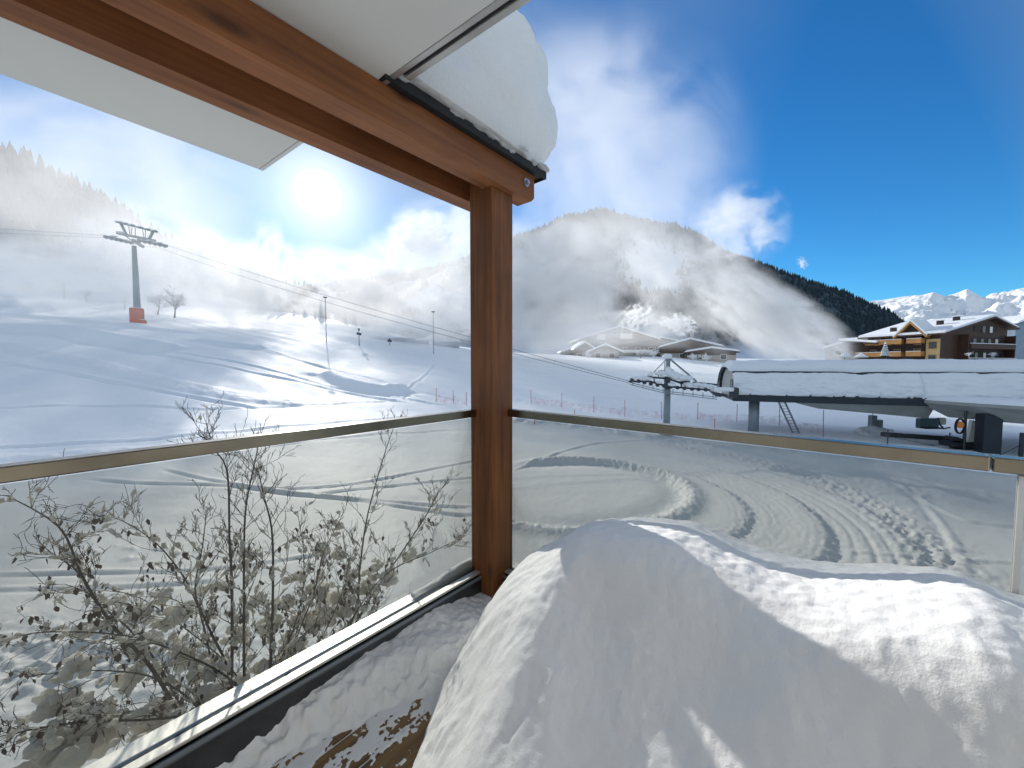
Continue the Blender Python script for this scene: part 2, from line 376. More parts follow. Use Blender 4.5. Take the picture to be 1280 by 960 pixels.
W = bpy.data.worlds.new('World'); S.world = W; W.use_nodes = True
def build_world():
    nt = W.node_tree; nt.nodes.clear(); N = nt.nodes.new; L = nt.links.new
    out = N('ShaderNodeOutputWorld'); bg = N('ShaderNodeBackground'); bg.inputs[1].default_value = .15
    sky = N('ShaderNodeTexSky'); sky.sky_type = 'NISHITA'; sky.sun_disc = False
    sky.sun_elevation = SUN_EL; sky.sun_rotation = SUN_AZ; sky.altitude = 1200; sky.air_density = 1.0; sky.dust_density = .35; sky.ozone_density = 2.2
    def mth(op, a, b=None, clamp=False):
        x = N('ShaderNodeMath'); x.operation = op; x.use_clamp = clamp
        for i, q in enumerate((a, b)):
            if q is None: continue
            if isinstance(q, (int, float)): x.inputs[i].default_value = q
            else: L(q, x.inputs[i])
        return x.outputs[0]
    def mix(f, a, b, mode='MIX'):
        x = N('ShaderNodeMix'); x.data_type = 'RGBA'; x.blend_type = mode
        for i, q in ((0, f), (6, a), (7, b)):
            if isinstance(q, (int, float)): x.inputs[i].default_value = q
            elif isinstance(q, tuple): x.inputs[i].default_value = (*q, 1)
            else: L(q, x.inputs[i])
        return x.outputs[2]
    tc = N('ShaderNodeTexCoord'); nrm = N('ShaderNodeVectorMath'); nrm.operation = 'NORMALIZE'; L(tc.outputs['Generated'], nrm.inputs[0])
    dv = nrm.outputs[0]
    dot = N('ShaderNodeVectorMath'); dot.operation = 'DOT_PRODUCT'; L(dv, dot.inputs[0]); dot.inputs[1].default_value = SUN
    c = mth('MAXIMUM', dot.outputs['Value'], 0)
    sx = N('ShaderNodeSeparateXYZ'); L(dv, sx.inputs[0])
    # deep alpine blue
    hsv = N('ShaderNodeHueSaturation'); hsv.inputs['Saturation'].default_value = SAT; hsv.inputs['Value'].default_value = 1.0; L(sky.outputs[0], hsv.inputs['Color'])
    col = mix(1.0, hsv.outputs[0], mix(mth('POWER', c, 5), SKYTINT, (.50, .75, .90)), 'MULTIPLY')
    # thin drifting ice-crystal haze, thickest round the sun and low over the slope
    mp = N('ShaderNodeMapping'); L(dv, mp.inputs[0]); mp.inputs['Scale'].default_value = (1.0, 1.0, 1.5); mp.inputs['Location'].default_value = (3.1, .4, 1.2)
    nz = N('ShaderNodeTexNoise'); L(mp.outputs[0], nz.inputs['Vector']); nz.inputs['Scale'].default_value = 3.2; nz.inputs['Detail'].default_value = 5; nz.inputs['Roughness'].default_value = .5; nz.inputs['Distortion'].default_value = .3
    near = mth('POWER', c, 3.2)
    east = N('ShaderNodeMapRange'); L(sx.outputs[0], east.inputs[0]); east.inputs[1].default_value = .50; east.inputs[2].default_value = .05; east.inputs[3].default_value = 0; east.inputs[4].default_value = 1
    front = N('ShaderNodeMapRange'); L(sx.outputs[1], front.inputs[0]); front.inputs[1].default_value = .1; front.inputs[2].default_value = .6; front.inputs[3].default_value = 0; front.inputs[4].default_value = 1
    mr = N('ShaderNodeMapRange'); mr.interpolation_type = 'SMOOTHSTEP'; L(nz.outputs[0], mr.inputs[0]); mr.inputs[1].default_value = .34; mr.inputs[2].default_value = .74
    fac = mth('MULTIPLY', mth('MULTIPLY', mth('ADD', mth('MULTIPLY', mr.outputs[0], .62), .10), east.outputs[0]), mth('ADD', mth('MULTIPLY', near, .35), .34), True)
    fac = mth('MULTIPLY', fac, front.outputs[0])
    fac = mth('ADD', fac, mth('MULTIPLY', mth('SUBTRACT', 1., front.outputs[0]), .75), True)      # white haze added to the unseen sky behind, to whiten the fill light
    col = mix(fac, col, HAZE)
    # the sun itself with its aureole in the ice haze
    disc = N('ShaderNodeMapRange'); disc.interpolation_type = 'SMOOTHSTEP'; L(dot.outputs['Value'], disc.inputs[0])
    disc.inputs[1].default_value = math.cos(R(2.7)); disc.inputs[2].default_value = math.cos(R(.7)); disc.inputs[4].default_value = 14
    a1 = mth('MULTIPLY', mth('POWER', c, 230), 3.2); a2 = mth('MULTIPLY', mth('POWER', c, 120), 1.0); a3 = mth('MULTIPLY', mth('POWER', c, 9), .30)
    g1 = mix(1., (1, .9, .62), (1, 1, 1), 'MULTIPLY')
    def addc(base, amt, tint):
        v = N('ShaderNodeVectorMath'); v.operation = 'SCALE'; v.inputs[0].default_value = tint; L(amt, v.inputs['Scale'])
        return mix(1., base, v.outputs[0], 'ADD')
    col = addc(col, disc.outputs[0], (1, .95, .80)); col = addc(col, a1, (1, .86, .58)); col = addc(col, a2, (1, .95, .84)); col = addc(col, a3, (1.15, .92, .80))
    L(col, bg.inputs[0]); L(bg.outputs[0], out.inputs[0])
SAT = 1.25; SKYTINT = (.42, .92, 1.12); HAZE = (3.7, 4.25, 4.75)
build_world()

# ------------------------------------------------------------------ the snow field
_ctl = [(-200,900,6.5),(0,850,7.5),(0,700,12.2),(0,610,18),(0,540,25),(0,485,36),(0,430,59),(0,395,90),(0,365,175),
 (-300,700,11.5),(-300,520,30),(-300,430,59),(-300,350,175),
 (172,600,20.5),(172,500,33),(172,440,53),(172,405,80),(172,380,140),
 (300,800,9),(300,600,20.5),(300,520,32),(300,460,48),(300,425,70),(300,405,108),
 (440,700,12.6),(440,500,41),(440,450,68),(440,425,94),
 (560,620,19),(560,530,36),(560,480,57),(560,437,102),
 (700,700,12.6),(700,600,21.4),(700,530,38),(700,480,64),(700,446,108),
 (832,650,15.8),(832,545,35),(832,500,58),(832,470,82),(832,450,108),
 (1000,700,12.6),(1000,600,21.3),(1000,535,38.5),(1000,500,60),(1000,462,108),
 (1280,700,12.5),(1280,600,21.2),(1280,545,34.5),(1280,505,60),(1280,466,112),
 (1600,700,12.5),(1600,560,29),(1600,500,60)]
_cx = [at(*c) for c in _ctl]
_cp = np.array([(p.x, p.y) for p in _cx]); _cz = np.array([p.z for p in _cx])
# ground beyond the crest stays about level
_ex = [(-380,230,48),(-220,230,44),(-110,200,33),(-50,200,20),(0,190,12.5),(60,200,10.5),(130,190,9.5),(260,170,8),(-250,60,24),(260,60,3),(0,420,18),(-300,400,40),(300,400,12)]
_ex += [(-12,3,.3),(0,2,.1),(12,3,.1),(30,4,.1),(-40,5,3.0)]
_cp = np.vstack([_cp, np.array([(a, b) for a, b, c in _ex])]); _cz = np.concatenate([_cz, [c for a, b, c in _ex]])
def _warp(x, y):
    r = np.sqrt(x * x + y * y) + 1e-6; k = np.log1p(r / 12.0) / r * 3; return x * k, y * k
_wx, _wy = _warp(_cp[:, 0], _cp[:, 1])
def _phi(r2): return np.where(r2 > 1e-12, .5 * r2 * np.log(np.maximum(r2, 1e-12)), 0)
_n = len(_wx); _A = np.zeros((_n + 3, _n + 3))
_A[:_n, :_n] = _phi((_wx[:, None] - _wx[None]) ** 2 + (_wy[:, None] - _wy[None]) ** 2) + np.eye(_n) * .004
_A[:_n, _n] = 1; _A[:_n, _n + 1] = _wx; _A[:_n, _n + 2] = _wy; _A[_n:, :_n] = _A[:_n, _n:].T
_sol = np.linalg.solve(_A, np.concatenate([_cz, [0, 0, 0]]))
def base_z(x, y):
    x = np.asarray(x, float); y = np.asarray(y, float); sh = x.shape; x = x.ravel(); y = y.ravel()
    r = np.sqrt(x * x + y * y); k = np.minimum(1, 450 / np.maximum(r, 1e-6)); wx, wy = _warp(x * k, y * k)
    z = np.zeros_like(wx)
    for i in range(0, len(wx), 20000):
        a = slice(i, i + 20000)
        z[a] = _phi((wx[a, None] - _wx[None]) ** 2 + (wy[a, None] - _wy[None]) ** 2) @ _sol[:_n] + _sol[_n] + _sol[_n + 1] * wx[a] + _sol[_n + 2] * wy[a]
    return z.reshape(sh)
def gz(x, y): return float(base_z(np.array([x]), np.array([y]))[0])
def ground_at(px, py, y0=5., y1=240.):            # the point of the snow field seen at that place in the photo
    d = ray(px, py); ys = np.geomspace(y0, y1, 700)
    x = d.x / d.y * ys; z = HC + d.z / d.y * ys; b = base_z(x, ys)
    s = np.where(z <= b)[0]; i = s[0] if len(s) else len(ys) - 1
    if i > 0 and len(s):
        f0 = z[i-1] - b[i-1]; f1 = z[i] - b[i]; k = f0 / (f0 - f1 + 1e-9); y = ys[i-1] + (ys[i] - ys[i-1]) * k
    else: y = ys[i]
    x = d.x / d.y * y; return Vector((x, y, gz(x, y)))
def pline(*pp): return [ground_at(*p) for p in pp]
def smooth_line(P, n=60):
    P = np.array([(p[0], p[1]) for p in P]); t = np.linspace(0, len(P) - 1, n); o = []
    for q in t:
        i = min(int(q), len(P) - 2); f = q - i
        p0, p1, p2, p3 = P[max(i-1, 0)], P[i], P[i+1], P[min(i+2, len(P)-1)]
        o.append(.5 * ((2*p1) + (-p0+p2)*f + (2*p0-5*p1+4*p2-p3)*f*f + (-p0+3*p1-3*p2+p3)*f**3))
    return np.array(o)
def dist_line(x, y, P):
    """signed distance to a polyline and the parameter along it"""
    m = len(P) - 1; P = np.asarray(P); pad = 15.
    k0 = (x > P[:, 0].min() - pad) & (x < P[:, 0].max() + pad) & (y > P[:, 1].min() - pad) & (y < P[:, 1].max() + pad)
    D = np.full(x.shape, 1e3); T = np.zeros(x.shape); idx = np.nonzero(k0); x = x[idx]; y = y[idx]
    best = np.full(x.shape, 1e9); sg = np.zeros(x.shape); tt = np.zeros(x.shape)
    for i in range(m):
        ax, ay = P[i]; bx, by = P[i+1]; dx, dy = bx - ax, by - ay; l2 = dx*dx + dy*dy + 1e-9
        t = np.clip(((x - ax) * dx + (y - ay) * dy) / l2, 0, 1)
        ex = x - ax - t * dx; ey = y - ay - t * dy; d = ex*ex + ey*ey
        k = d < best; best = np.where(k, d, best); sg = np.where(k, np.sign(dx * ey - dy * ex), sg); tt = np.where(k, (i + t) / m, tt)
    D[idx] = np.sqrt(best) * sg; T[idx] = tt
    return D, T

def build_ground():
    naz, nr = 860, 600
    az = np.concatenate([np.linspace(R(-89), R(-62), 40)[:-1], np.linspace(R(-62), R(62), naz), np.linspace(R(62), R(89), 40)[1:]])
    rr = np.concatenate([np.exp(np.linspace(math.log(3.0), math.log(190), nr)), np.exp(np.linspace(math.log(200), math.log(16000), 40))])
    AZ, RR = np.meshgrid(az, rr); X = RR * np.sin(AZ); Y = RR * np.cos(AZ)
    Z = base_z(X, Y); rough = np.zeros_like(Z)
    far = 1 - sstep(140, 240, RR)
    Z = np.where(RR > 420, Z * (1 - sstep(420, 900, RR)) + 10 * sstep(420, 900, RR), Z)
    Z += far * (.28 * fbm(X / 14, Y / 14, 3) * sstep(12, 40, RR) + .022 * fbm(X / 1.3, Y / 1.3, 4))
    micro = 1 - sstep(30, 80, RR)
    Z += micro * (.016 * fbm(X / .30, Y / .30, 3) * .6)
    # --- the piste machine's turning loop
    def polar(cx, cy): return np.hypot(X - cx, Y - cy), np.arctan2(Y - cy, X - cx)
    cx, cy = 3.4, 20.3
    r0, th = polar(cx, cy)
    rad = 5.6 + .35 * np.sin(th * 2 + .6)
    d = r0 - rad
    w_ang = sstep(-2.75, -2.3, th) * (1 - sstep(1.75, 2.35, th))
    Z += w_ang * (.28 * np.exp(-((d - .15) / .5) ** 2) - .16 * np.exp(-((d + .6) / .8) ** 2))
    rough += w_ang * np.exp(-(d / .7) ** 2)
    Z += w_ang * np.exp(-((d + .1) / .5) ** 2) * (.10 * fbm(X / .30, Y / .30, 3) + .05 * fbm(X / .14, Y / .14, 2))
    rx, tx = polar(4.2, 20.0)
    ph = rx + .18 * np.sin(tx * 3 + .5) + .10 * fbm(X / 2.5, Y / 2.5, 2)
    for rk, amp, a0, a1 in ((6.95, .075, -1.25, .45), (9.55, .10, -1.35, .55), (12.0, .05, -1.4, .3)):
        wa = sstep(a0 - .35, a0, tx) * (1 - sstep(a1, a1 + .5, tx)); dd = ph - rk
        # each pass of the machine: a smooth crowned strip that ends in a crumbled step
        Z += wa * amp * (sstep(-1.9, -.25, dd) * (1 - sstep(-.20, .22, dd)) - .45 * np.exp(-((dd - .28) / .22) ** 2))
        cr = np.exp(-((dd - .05) / .28) ** 2); Z += wa * cr * .09 * fbm(X / .20, Y / .20, 3); rough += wa * cr * .8
    wa = sstep(-1.75, -1.3, tx) * (1 - sstep(.6, 1.3, tx)) * sstep(6.0, 6.6, rx) * (1 - sstep(12.0, 12.8, rx))
    Z += wa * .007 * np.sin(ph * 2 * np.pi / .30) * (.5 + fbm(X / 2, Y / 2, 2)) + wa * .020 * fbm(X / .17, Y / .17, 2); rough += wa * .15
    for rk in (10.25, 10.75, 11.25):
        dd = ph - rk; wb = sstep(-1.5, -1.2, tx) * (1 - sstep(-.1, .35, tx)); Z -= wb * .035 * np.exp(-(dd / .09) ** 2)
    # chewed-up snow right of the loop and footprints
    band = np.exp(-((rx - 13.2 - .7 * np.sin(tx * 2.2)) / 1.0) ** 2) * sstep(-1.4, -1.0, tx) * (1 - sstep(.75, 1.2, tx))
    ch = np.maximum(fbm(X / .42, Y / .42, 3), -.1)
    Z += band * .20 * ch + band * .06 * fbm(X / .17, Y / .17, 2); rough += band * .8
    sq = np.exp(-(((X - 22) / 4.0) ** 2 + ((Y - 20) / 3.4) ** 2))
    Z += sq * .16 * np.maximum(fbm(X / .5 + 9, Y / .5, 3), -.05) + sq * .25 * fbm(X / 2.6, Y / 2.6, 2); rough += sq * .5
    # ridge of pushed-up snow in front of the lift station
    P = smooth_line(pline((640, 523), (760, 540), (860, 553), (960, 562), (1080, 580), (1200, 590), (1290, 606)))
    d, t = dist_line(X, Y, P); d = d + 1.1 * fbm(X / 3.5, Y / 3.5, 2)
    e = np.exp(-(d / 1.1) ** 2) * sstep(18, 30, RR) * far
    Z += e * (.22 + .50 * np.maximum(fbm(X / 1.3 + 4, Y / 1.3, 3), -.2)) ; rough += .8 * e
    # debris lower left
    e = np.exp(-(((X + 9.6) / 3.0) ** 2 + ((Y - 8.2) / 1.15) ** 2))
    Z += e * .34 * np.maximum(fbm(X / .38, Y / .38, 3), -.12); rough += e * 1.0
    e = np.exp(-(((X + 12) / 4.5) ** 2 + ((Y - 13.1) / .55) ** 2)) * (fbm(X / 1.5, Y / .6, 2) > .05)
    Z += e * .2 * np.maximum(fbm(X / .4, Y / .4, 3), 0)
    # ski and piste-machine tracks: (points in the photo, height, width, kind)
    L_ = [([(-60,404),(60,412),(130,421),(190,433),(225,437)], .95, 2.0, 'bank'),
          ([(-40,389),(60,396),(120,402),(190,410),(250,417)], .35, 1.8, 'bank'),
          ([(-40,426),(100,452),(200,477),(300,496),(400,505)], .35, 1.3, 'strip'),
          ([(-40,446),(90,468),(200,490),(330,512)], .16, .25, 'line'),
          ([(130,432),(250,452),(380,478),(520,507)], .14, .3, 'line'),
          ([(200,437),(330,460),(460,490),(560,507)], .13, .3, 'line'),
          ([(240,425),(360,447),(480,478),(585,503)], .12, .3, 'line'),
          ([(300,430),(400,458),(455,480),(540,500)], .12, .35, 'line'),
          ([(-40,511),(150,509),(320,510),(520,500)], .10, .18, 'line'),
          ([(-40,560),(100,552),(220,545),(420,528),(600,512)], .10, .18, 'line'),
          ([(-40,575),(80,566),(160,562),(240,556)], .20, .7, 'strip'),
          ([(408,466),(440,480),(480,488),(510,486)], .75, 1.6, 'bank'),
          ([(250,424),(290,431),(335,437)], .5, 1.6, 'bank'),
          ([(505,500),(512,485),(530,470),(545,455)], .12, .22, 'line'),
          ([(300,562),(420,548),(520,541),(620,535)], .08, .14, 'line'),
          ([(330,612),(430,606),(520,590),(620,570)], .08, .13, 'line'),
          ([(380,619),(480,608),(560,600),(630,593)], .08, .13, 'line'),
          ([(100,598),(260,606),(380,618),(480,630),(620,650)], .08, .15, 'line'),
          ([(200,585),(340,614),(450,624),(620,636)], .07, .14, 'line'),
          ([(-20,720),(100,716),(260,712),(420,690)], .05, .12, 'line'),
          ([(-20,738),(120,735),(280,726)], .05, .12, 'line'),
          ([(640,590),(720,560),(800,552),(900,556)], .08, .14, 'line'),
          ([(700,470),(800,487),(900,492)], .12, .35, 'line'), ([(650,480),(740,495),(830,500)], .12, .3, 'line'),
          ([(640,456),(760,462),(900,468)], .2, .6, 'strip'),
          ([(1080,585),(1180,640),(1235,655),(1290,660)], .06, .15, 'line'),
          ([(1130,600),(1175,660),(1200,720),(1190,760)], .045, .16, 'line'),
          ([(1060,690),(1160,700),(1290,706)], .05, .10, 'line')]
    for pts, h, w, kind in L_:
        P = smooth_line(pline(*pts), 40)
        d, t = dist_line(X, Y, P); fade = sstep(0, .08, t) * (1 - sstep(.88, 1., t)) * (np.abs(d) < 14)
        if kind == 'bank': Z += fade * h * (np.exp(-(d / w) ** 2) - .55 * np.exp(-((d + w * 1.1) / (w * .8)) ** 2))
        elif kind == 'strip':
            s = np.exp(-(d / w) ** 4); Z += fade * s * (h * .5 + .10 * fbm(X / .8, Y / .8, 3)); rough += fade * s * .35
        else:
            Z += fade * h * (np.exp(-((d - w) / (w * .8)) ** 2) - np.exp(-((d + w * .6) / (w * .8)) ** 2)) * (.6 + .8 * np.abs(fbm(X / 4, Y / 4, 2)))
    # groomer corduroy on the left slope
    u = X * .55 + Y * .83; Z += sstep(24, 34, RR) * far * .045 * np.sin(u * 2 * np.pi / 4.6 + 2 * fbm(X / 22, Y / 22, 2))
    V = np.stack([X, Y, Z], -1).reshape(-1, 3)
    F = gridfaces(len(rr), len(az))[:, ::-1]
    o = npmesh('snow_field', V, F, 'snow_ground', True, {'rough': np.clip(rough, 0, 1.3).ravel(), 'glass_dim': (1 - sstep(16, 40, RR + 4 * fbm(X / 9, Y / 9, 3))).ravel()})
    tag(o, 'groomed snow slope with machine tracks and ski lines', None, None, 'structure')
    return o
build_ground()

# ------------------------------------------------------------------ hills and peaks
def ridge(name, prof, Yr, Yb, zb, n=260, m=70, rough=.05, mat='mountain', depth_wob=.06, attr=None, seed=0., behind=1.25):
    px = np.linspace(prof[0][0], prof[-1][0], n); py = np.interp(px, [p[0] for p in prof], [p[1] for p in prof])
    J = np.arange(m)[:, None] / (m - 1.); t = J + 0 * px[None]; far_ = t < .2
    q = t / .2; sv = np.clip((t - .2) / .8, 0, 1); zr = np.array([at(a_, b_, Yr).z for a_, b_ in zip(px, py)])[None]
    Yj = np.where(far_, Yr * (behind - (behind - 1) * q), Yr + (Yb - Yr) * sv)
    wob = np.where(sv > 0, fbm(px[None] / 90. + seed + 0 * t, sv * 2 + seed, 2), 0) * (1 - np.abs(2 * sv - 1) * .5)
    Yw = Yj * (1 + depth_wob * wob)
    z = zb + (zr - zb) * np.where(far_, .55 + .45 * q, (1 - sv) ** 1.12)
    V = np.stack([(px[None] - 640) / 480. * Yw, Yw, z], -1).reshape(-1, 3); s = sv.ravel()
    H = V[:, 2].max() - zb
    w = np.clip(s * 6, 0, 1) * np.clip((1 - s) * 4, 0, 1)
    L = H * .35
    V[:, 2] += w * H * rough * (fbm(V[:, 0] / L + seed, V[:, 1] / L, 5, True) - .35)
    return V, s, gridfaces(m, n)[:, ::-1]

prof = [(240,398),(330,372),(400,357),(470,348),(540,338),(600,318),(640,298),(700,271),(745,263),(775,270),(800,275),(822,280),(838,279),(868,293),(905,316),(960,336),(1010,353),(1050,366),(1090,384),(1120,402),(1160,425),(1200,440)]
V, s, F = ridge('m', prof, 1500, 480, 0, 300, 80, .10)
def clearing(x, y):   # open snowy meadow on the slope
    a = x / y * 480 + 640; return a
a_px = V[:, 0] / V[:, 1] * 480 + 640
open_ = np.clip(np.exp(-(((a_px - 815) / 42) ** 2 + ((s - .50) / .17) ** 2)) * 1.6, 0, 1) + np.clip(1 - sstep(520, 640, a_px), 0, 1) * (fbm(V[:, 0] / 160, V[:, 1] / 160, 3) > -.02) * sstep(.06, .2, s)
open_ = np.clip(open_ + sstep(.80, .95, s), 0, 1)
mountain = npmesh('mountain', V, F, 'mountain', True, {'wood': 1 - open_})
tag(mountain, 'wooded mountain ridge falling to the right, in shadow', None, None, 'structure')

def tree_mass(name, P, hs, mat, tiers=1, sides=6, label='', seed=1, slim=.2):
    r_ = np.random.default_rng(seed); Vs = []; Fs = []; off = 0
    n = len(P)
    for tier in range(tiers):
        z0 = tier / tiers * .72 + (.04 if tier == 0 else 0); z1 = min(1., z0 + 1.35 / tiers) if tier < tiers - 1 else 1.0
        rad = slim * (1 - .62 * tier / max(tiers, 1))
        ang = r_.random((n, 1)) * 6.28 + np.arange(sides)[None] / sides * 6.28
        rr = rad * hs[:, None] * (1 + .45 * (r_.random((n, sides)) - .5))
        ring = np.stack([P[:, 0:1] + rr * np.cos(ang), P[:, 1:2] + rr * np.sin(ang), P[:, 2:3] + hs[:, None] * (z0 + .05 * (r_.random((n, sides)) - .5))], -1)
        apex = np.stack([P[:, 0] + hs * .02 * r_.standard_normal(n), P[:, 1], P[:, 2] + hs * z1], -1)[:, None]
        V = np.concatenate([ring, apex], 1).reshape(-1, 3)
        b = (np.arange(n) * (sides + 1))[:, None]; k = np.arange(sides)[None]
        F = np.stack([b + k, b + (k + 1) % sides, np.broadcast_to(b + sides, (n, sides))], -1).reshape(-1, 3)
        Vs.append(V); Fs.append(F + off); off += len(V)
    o = npmesh(name, np.concatenate(Vs), np.concatenate(Fs), mat, False)
    tag(o, label, None, None, 'stuff'); return o
def scatter(V, s, F, open_, n, seed, smin=0., smax=.9):
    r_ = np.random.default_rng(seed); q = F[r_.integers(0, len(F), n * 3)]
    a = r_.random((len(q), 1)); b = r_.random((len(q), 1))
    p = (V[q[:, 0]] * (1 - a) + V[q[:, 1]] * a) * (1 - b) + (V[q[:, 3]] * (1 - a) + V[q[:, 2]] * a) * b
    so = s[q[:, 0]]; oo = open_[q[:, 0]]
    k = (r_.random(len(q)) > oo) & (so >= smin) & (so < smax)
    return p[k][:n]
P = scatter(V, s, F, open_, 17000, 3, 0.0, .86)
hs = 12 + 9 * np.random.default_rng(5).random(len(P))
P[:, 2] -= 1.5
tree_mass('mountain_forest', P, hs, 'conifer', 1, 5, 'dark spruce forest covering the shaded mountainside', 2, .24)

# left hill with misty spruces
prof = [(-420,-30),(-200,70),(0,186),(60,215),(120,247),(170,280),(215,312),(260,335),(330,362),(420,392),(520,425)]
V, s, F = ridge('h', prof, 330, 105, 14, 220, 60, .03, seed=4.)
a_px = V[:, 0] / V[:, 1] * 480 + 640
open_ = np.clip(sstep(.62, .8, s) + sstep(200, 300, a_px) * (fbm(V[:, 0] / 30, V[:, 1] / 30, 3) > -.05), 0, 1)
hill = npmesh('hill', V, F, 'mountain', True, {'wood': 1 - open_})
tag(hill, 'steep wooded hillside on the left behind drifting mist', None, None, 'structure')
P = scatter(V, s, F, open_, 3400, 8, 0., .74); hs = 9 + 10 * np.random.default_rng(6).random(len(P)); P[:, 2] -= .8
tree_mass('hillside_forest', P, hs, 'conifer_near', 4, 7, 'spruce forest on the left hillside seen through mist', 4, .19)

# snowy peaks far down the valley
prof = [(1040,392),(1085,376),(1105,374),(1128,371),(1148,369),(1162,366),(1176,371),(1190,366),(1203,360),(1214,366),(1226,373),(1240,368),(1256,365),(1280,358),(1330,345),(1420,330),(1500,345),(1650,330),(1850,350),(2100,320),(2500,345),(3200,300)]
V, s, F = ridge('p', prof, 6200, 2600, 60, 900, 90, .10, depth_wob=.1, seed=9.)
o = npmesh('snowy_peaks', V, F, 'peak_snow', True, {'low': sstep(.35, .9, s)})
tag(o, 'sunlit snow-covered peaks far down the valley', None, None, 'structure')
# ------------------------------------------------------------------ the terrace: own frame, x out past the corner, y out over the slope
DECK = HC - 1.2
TA = R(49.5); CT, ST = math.cos(TA), math.sin(TA)
P0 = Vector((-.108, 2.0, DECK))
TROT = Matrix.Rotation(TA, 4, 'Z'); TM = Matrix.Translation(P0) @ TROT; TINV = TM.inverted()
def terr(name, label, cat, group=None): return thing(name, label, cat, P0, TA, group)
def tl(px, py, Y): return TINV @ at(px, py, Y)

# --- pergola
pg = terr('timber_pergola', 'reddish brown timber pergola corner post carrying two parallel beams', 'pergola')
obj('post', MB().box((-.058, -.058, 1.07), (.150, .150, 2.14), bev=.006), 'post_wood', pg)
def beam(y, w, x0, x1):
    b = MB(); z0, z1 = 2.03, 2.162; c = .022
    poly = [(x0, y - w/2, z0), (x1 - c, y - w/2, z0), (x1, y - w/2, z0 + c), (x1, y - w/2, z1), (x0, y - w/2, z1)]
    return b.prism(poly, (0, w, 0))
ib = obj('beam', beam(-.121, .092, -3.6, .145), 'beam_wood', pg)
obj('beam', beam(.121, .092, -3.6, .13), 'beam_wood', pg)
fl = MB(); fl.box((-.265, 0, 2.1775), (.91, .40, .026))
for yy in (-.2035, .2035): fl.box((-.265, yy, 2.172), (.91, .006, .038))
fl.box((.193, 0, 2.172), (.006, .412, .038))
obj('flashing', fl, 'bitumen', pg)
bo = MB(); bo.tube([(.075, -.168, 2.105), (.075, -.173, 2.105)], .021, 20)
bolt = obj('bolt', MB().tube([(.075, -.173, 2.105), (.075, -.186, 2.105)], .011, 6), 'bolt_metal', pg)
obj('washer', bo, 'bolt_metal', bolt)
for o in (ib,):
    pass

# --- white roof canopy with its aluminium front rail
CO = TM @ Vector((-.722, 0, 0))
cn = thing('roof_canopy', 'pale translucent roof canopy stretched over the pergola beams', 'canopy', CO, TA + R(4.5))
obj('canopy_sheet', MB().box((-1.7, -.92, 2.177), (3.4, 3.5, .022)), 'canopy', cn)
fr = MB(); fr.box((.011, -.92, 2.178), (.020, 3.5, .028), bev=.003)
obj('front_rail', fr, 'aluminium', cn)
fr2 = MB(); fr2.box((.044, -1.62, 2.176), (.022, 2.75, .026), bev=.003)
obj('front_profile', fr2, 'aluminium', cn)
obj('rail_gap', MB().box((.027, -1.62, 2.180), (.010, 2.75, .02)), 'black_rubber', cn)
obj('bracket', MB().box((.034, -.17, 2.184), (.026, .05, .018), bev=.004), 'bolt_metal', cn)

# --- snow on the beams and on the canopy
def heap(x0, x1, y0, y1, z0, h, nx=90, ny=60, seed=0., over=.0, pw=2.6):
    V = []; F = []
    # closed lump: top sheet and underside over a superellipse footprint
    for side in (1, -1):
        for i in range(nx):
            for j in range(ny):
                th = 2 * math.pi * i / nx; q = j / (ny - 1.)
                c, s_ = math.cos(th), math.sin(th); e = 2. / pw
                ux = math.copysign(abs(c) ** e, c); uy = math.copysign(abs(s_) ** e, s_)
                if side > 0:
                    r = math.sin(q * math.pi * .5) ; z = math.cos(q * math.pi * .5) ** .55
                    rr = r ** .75
                    bulge = 1 + over * math.sin(min(1, z * 1.15) * math.pi) 
                    x = (x0 + x1) / 2 + (x1 - x0) / 2 * ux * rr * bulge; y = (y0 + y1) / 2 + (y1 - y0) / 2 * uy * rr * bulge
                    nn = mnoise.noise(Vector((x * 2.6 + seed, y * 2.6, z * 2.))) * .065 + mnoise.noise(Vector((x * 8 + seed, y * 8, z * 6))) * .035 + mnoise.noise(Vector((x * 26 + seed, y * 26, z * 20))) * .010
                    k = (1 if q < .97 else 0)
                    V.append((x + ux * nn * r * k, y + uy * nn * r * k, z0 + h * z + nn * z * .7))
                else:
                    r = q; V.append(((x0 + x1) / 2 + (x1 - x0) / 2 * ux * r, (y0 + y1) / 2 + (y1 - y0) / 2 * uy * r, z0 + (1 - r) * .0))
        base = 0 if side > 0 else nx * ny
        for i in range(nx):
            i2 = (i + 1) % nx
            for j in range(ny - 1):
                f = (base + i * ny + j, base + i * ny + j + 1, base + i2 * ny + j + 1, base + i2 * ny + j)
                F.append(f if side > 0 else f[::-1])
    return MB().add(V, F)
sc = terr('overhanging_snow', 'thick overhanging snow cap on the end of the pergola beams', 'snow')
_hp = heap(-1.08, .195, -.245, .24, 2.189, .74, 110, 90, seed=3., over=.34, pw=3.2)
_rr = random.Random(5)
for k in range(30):                                # ragged crumbs hanging over the flashing
    x = _rr.uniform(-.66, .18); z = _rr.uniform(.008, .020)
    _hp.blob((x, -.205 + _rr.gauss(0, .008), 2.196 + _rr.uniform(-.006, .012)), (z * _rr.uniform(1.5, 3.5), z * .8, z), k, 2, .5)
for k in range(6):
    z = _rr.uniform(.010, .022); _hp.blob((.185, -.2 + .4 * _rr.random(), 2.198), (z * .8, z * 1.4, z), k, 2, .5)
obj('snow_lump', _hp, 'snow_cap', sc, True)
sc2 = terr('canopy_snow', 'deep snow layer lying on top of the roof canopy', 'snow')
obj('snow_layer', heap(-3.2, -.72, -2.3, .55, 2.195, .42, 120, 50, 8., .02, 5.), 'snow_cap', sc2, True)

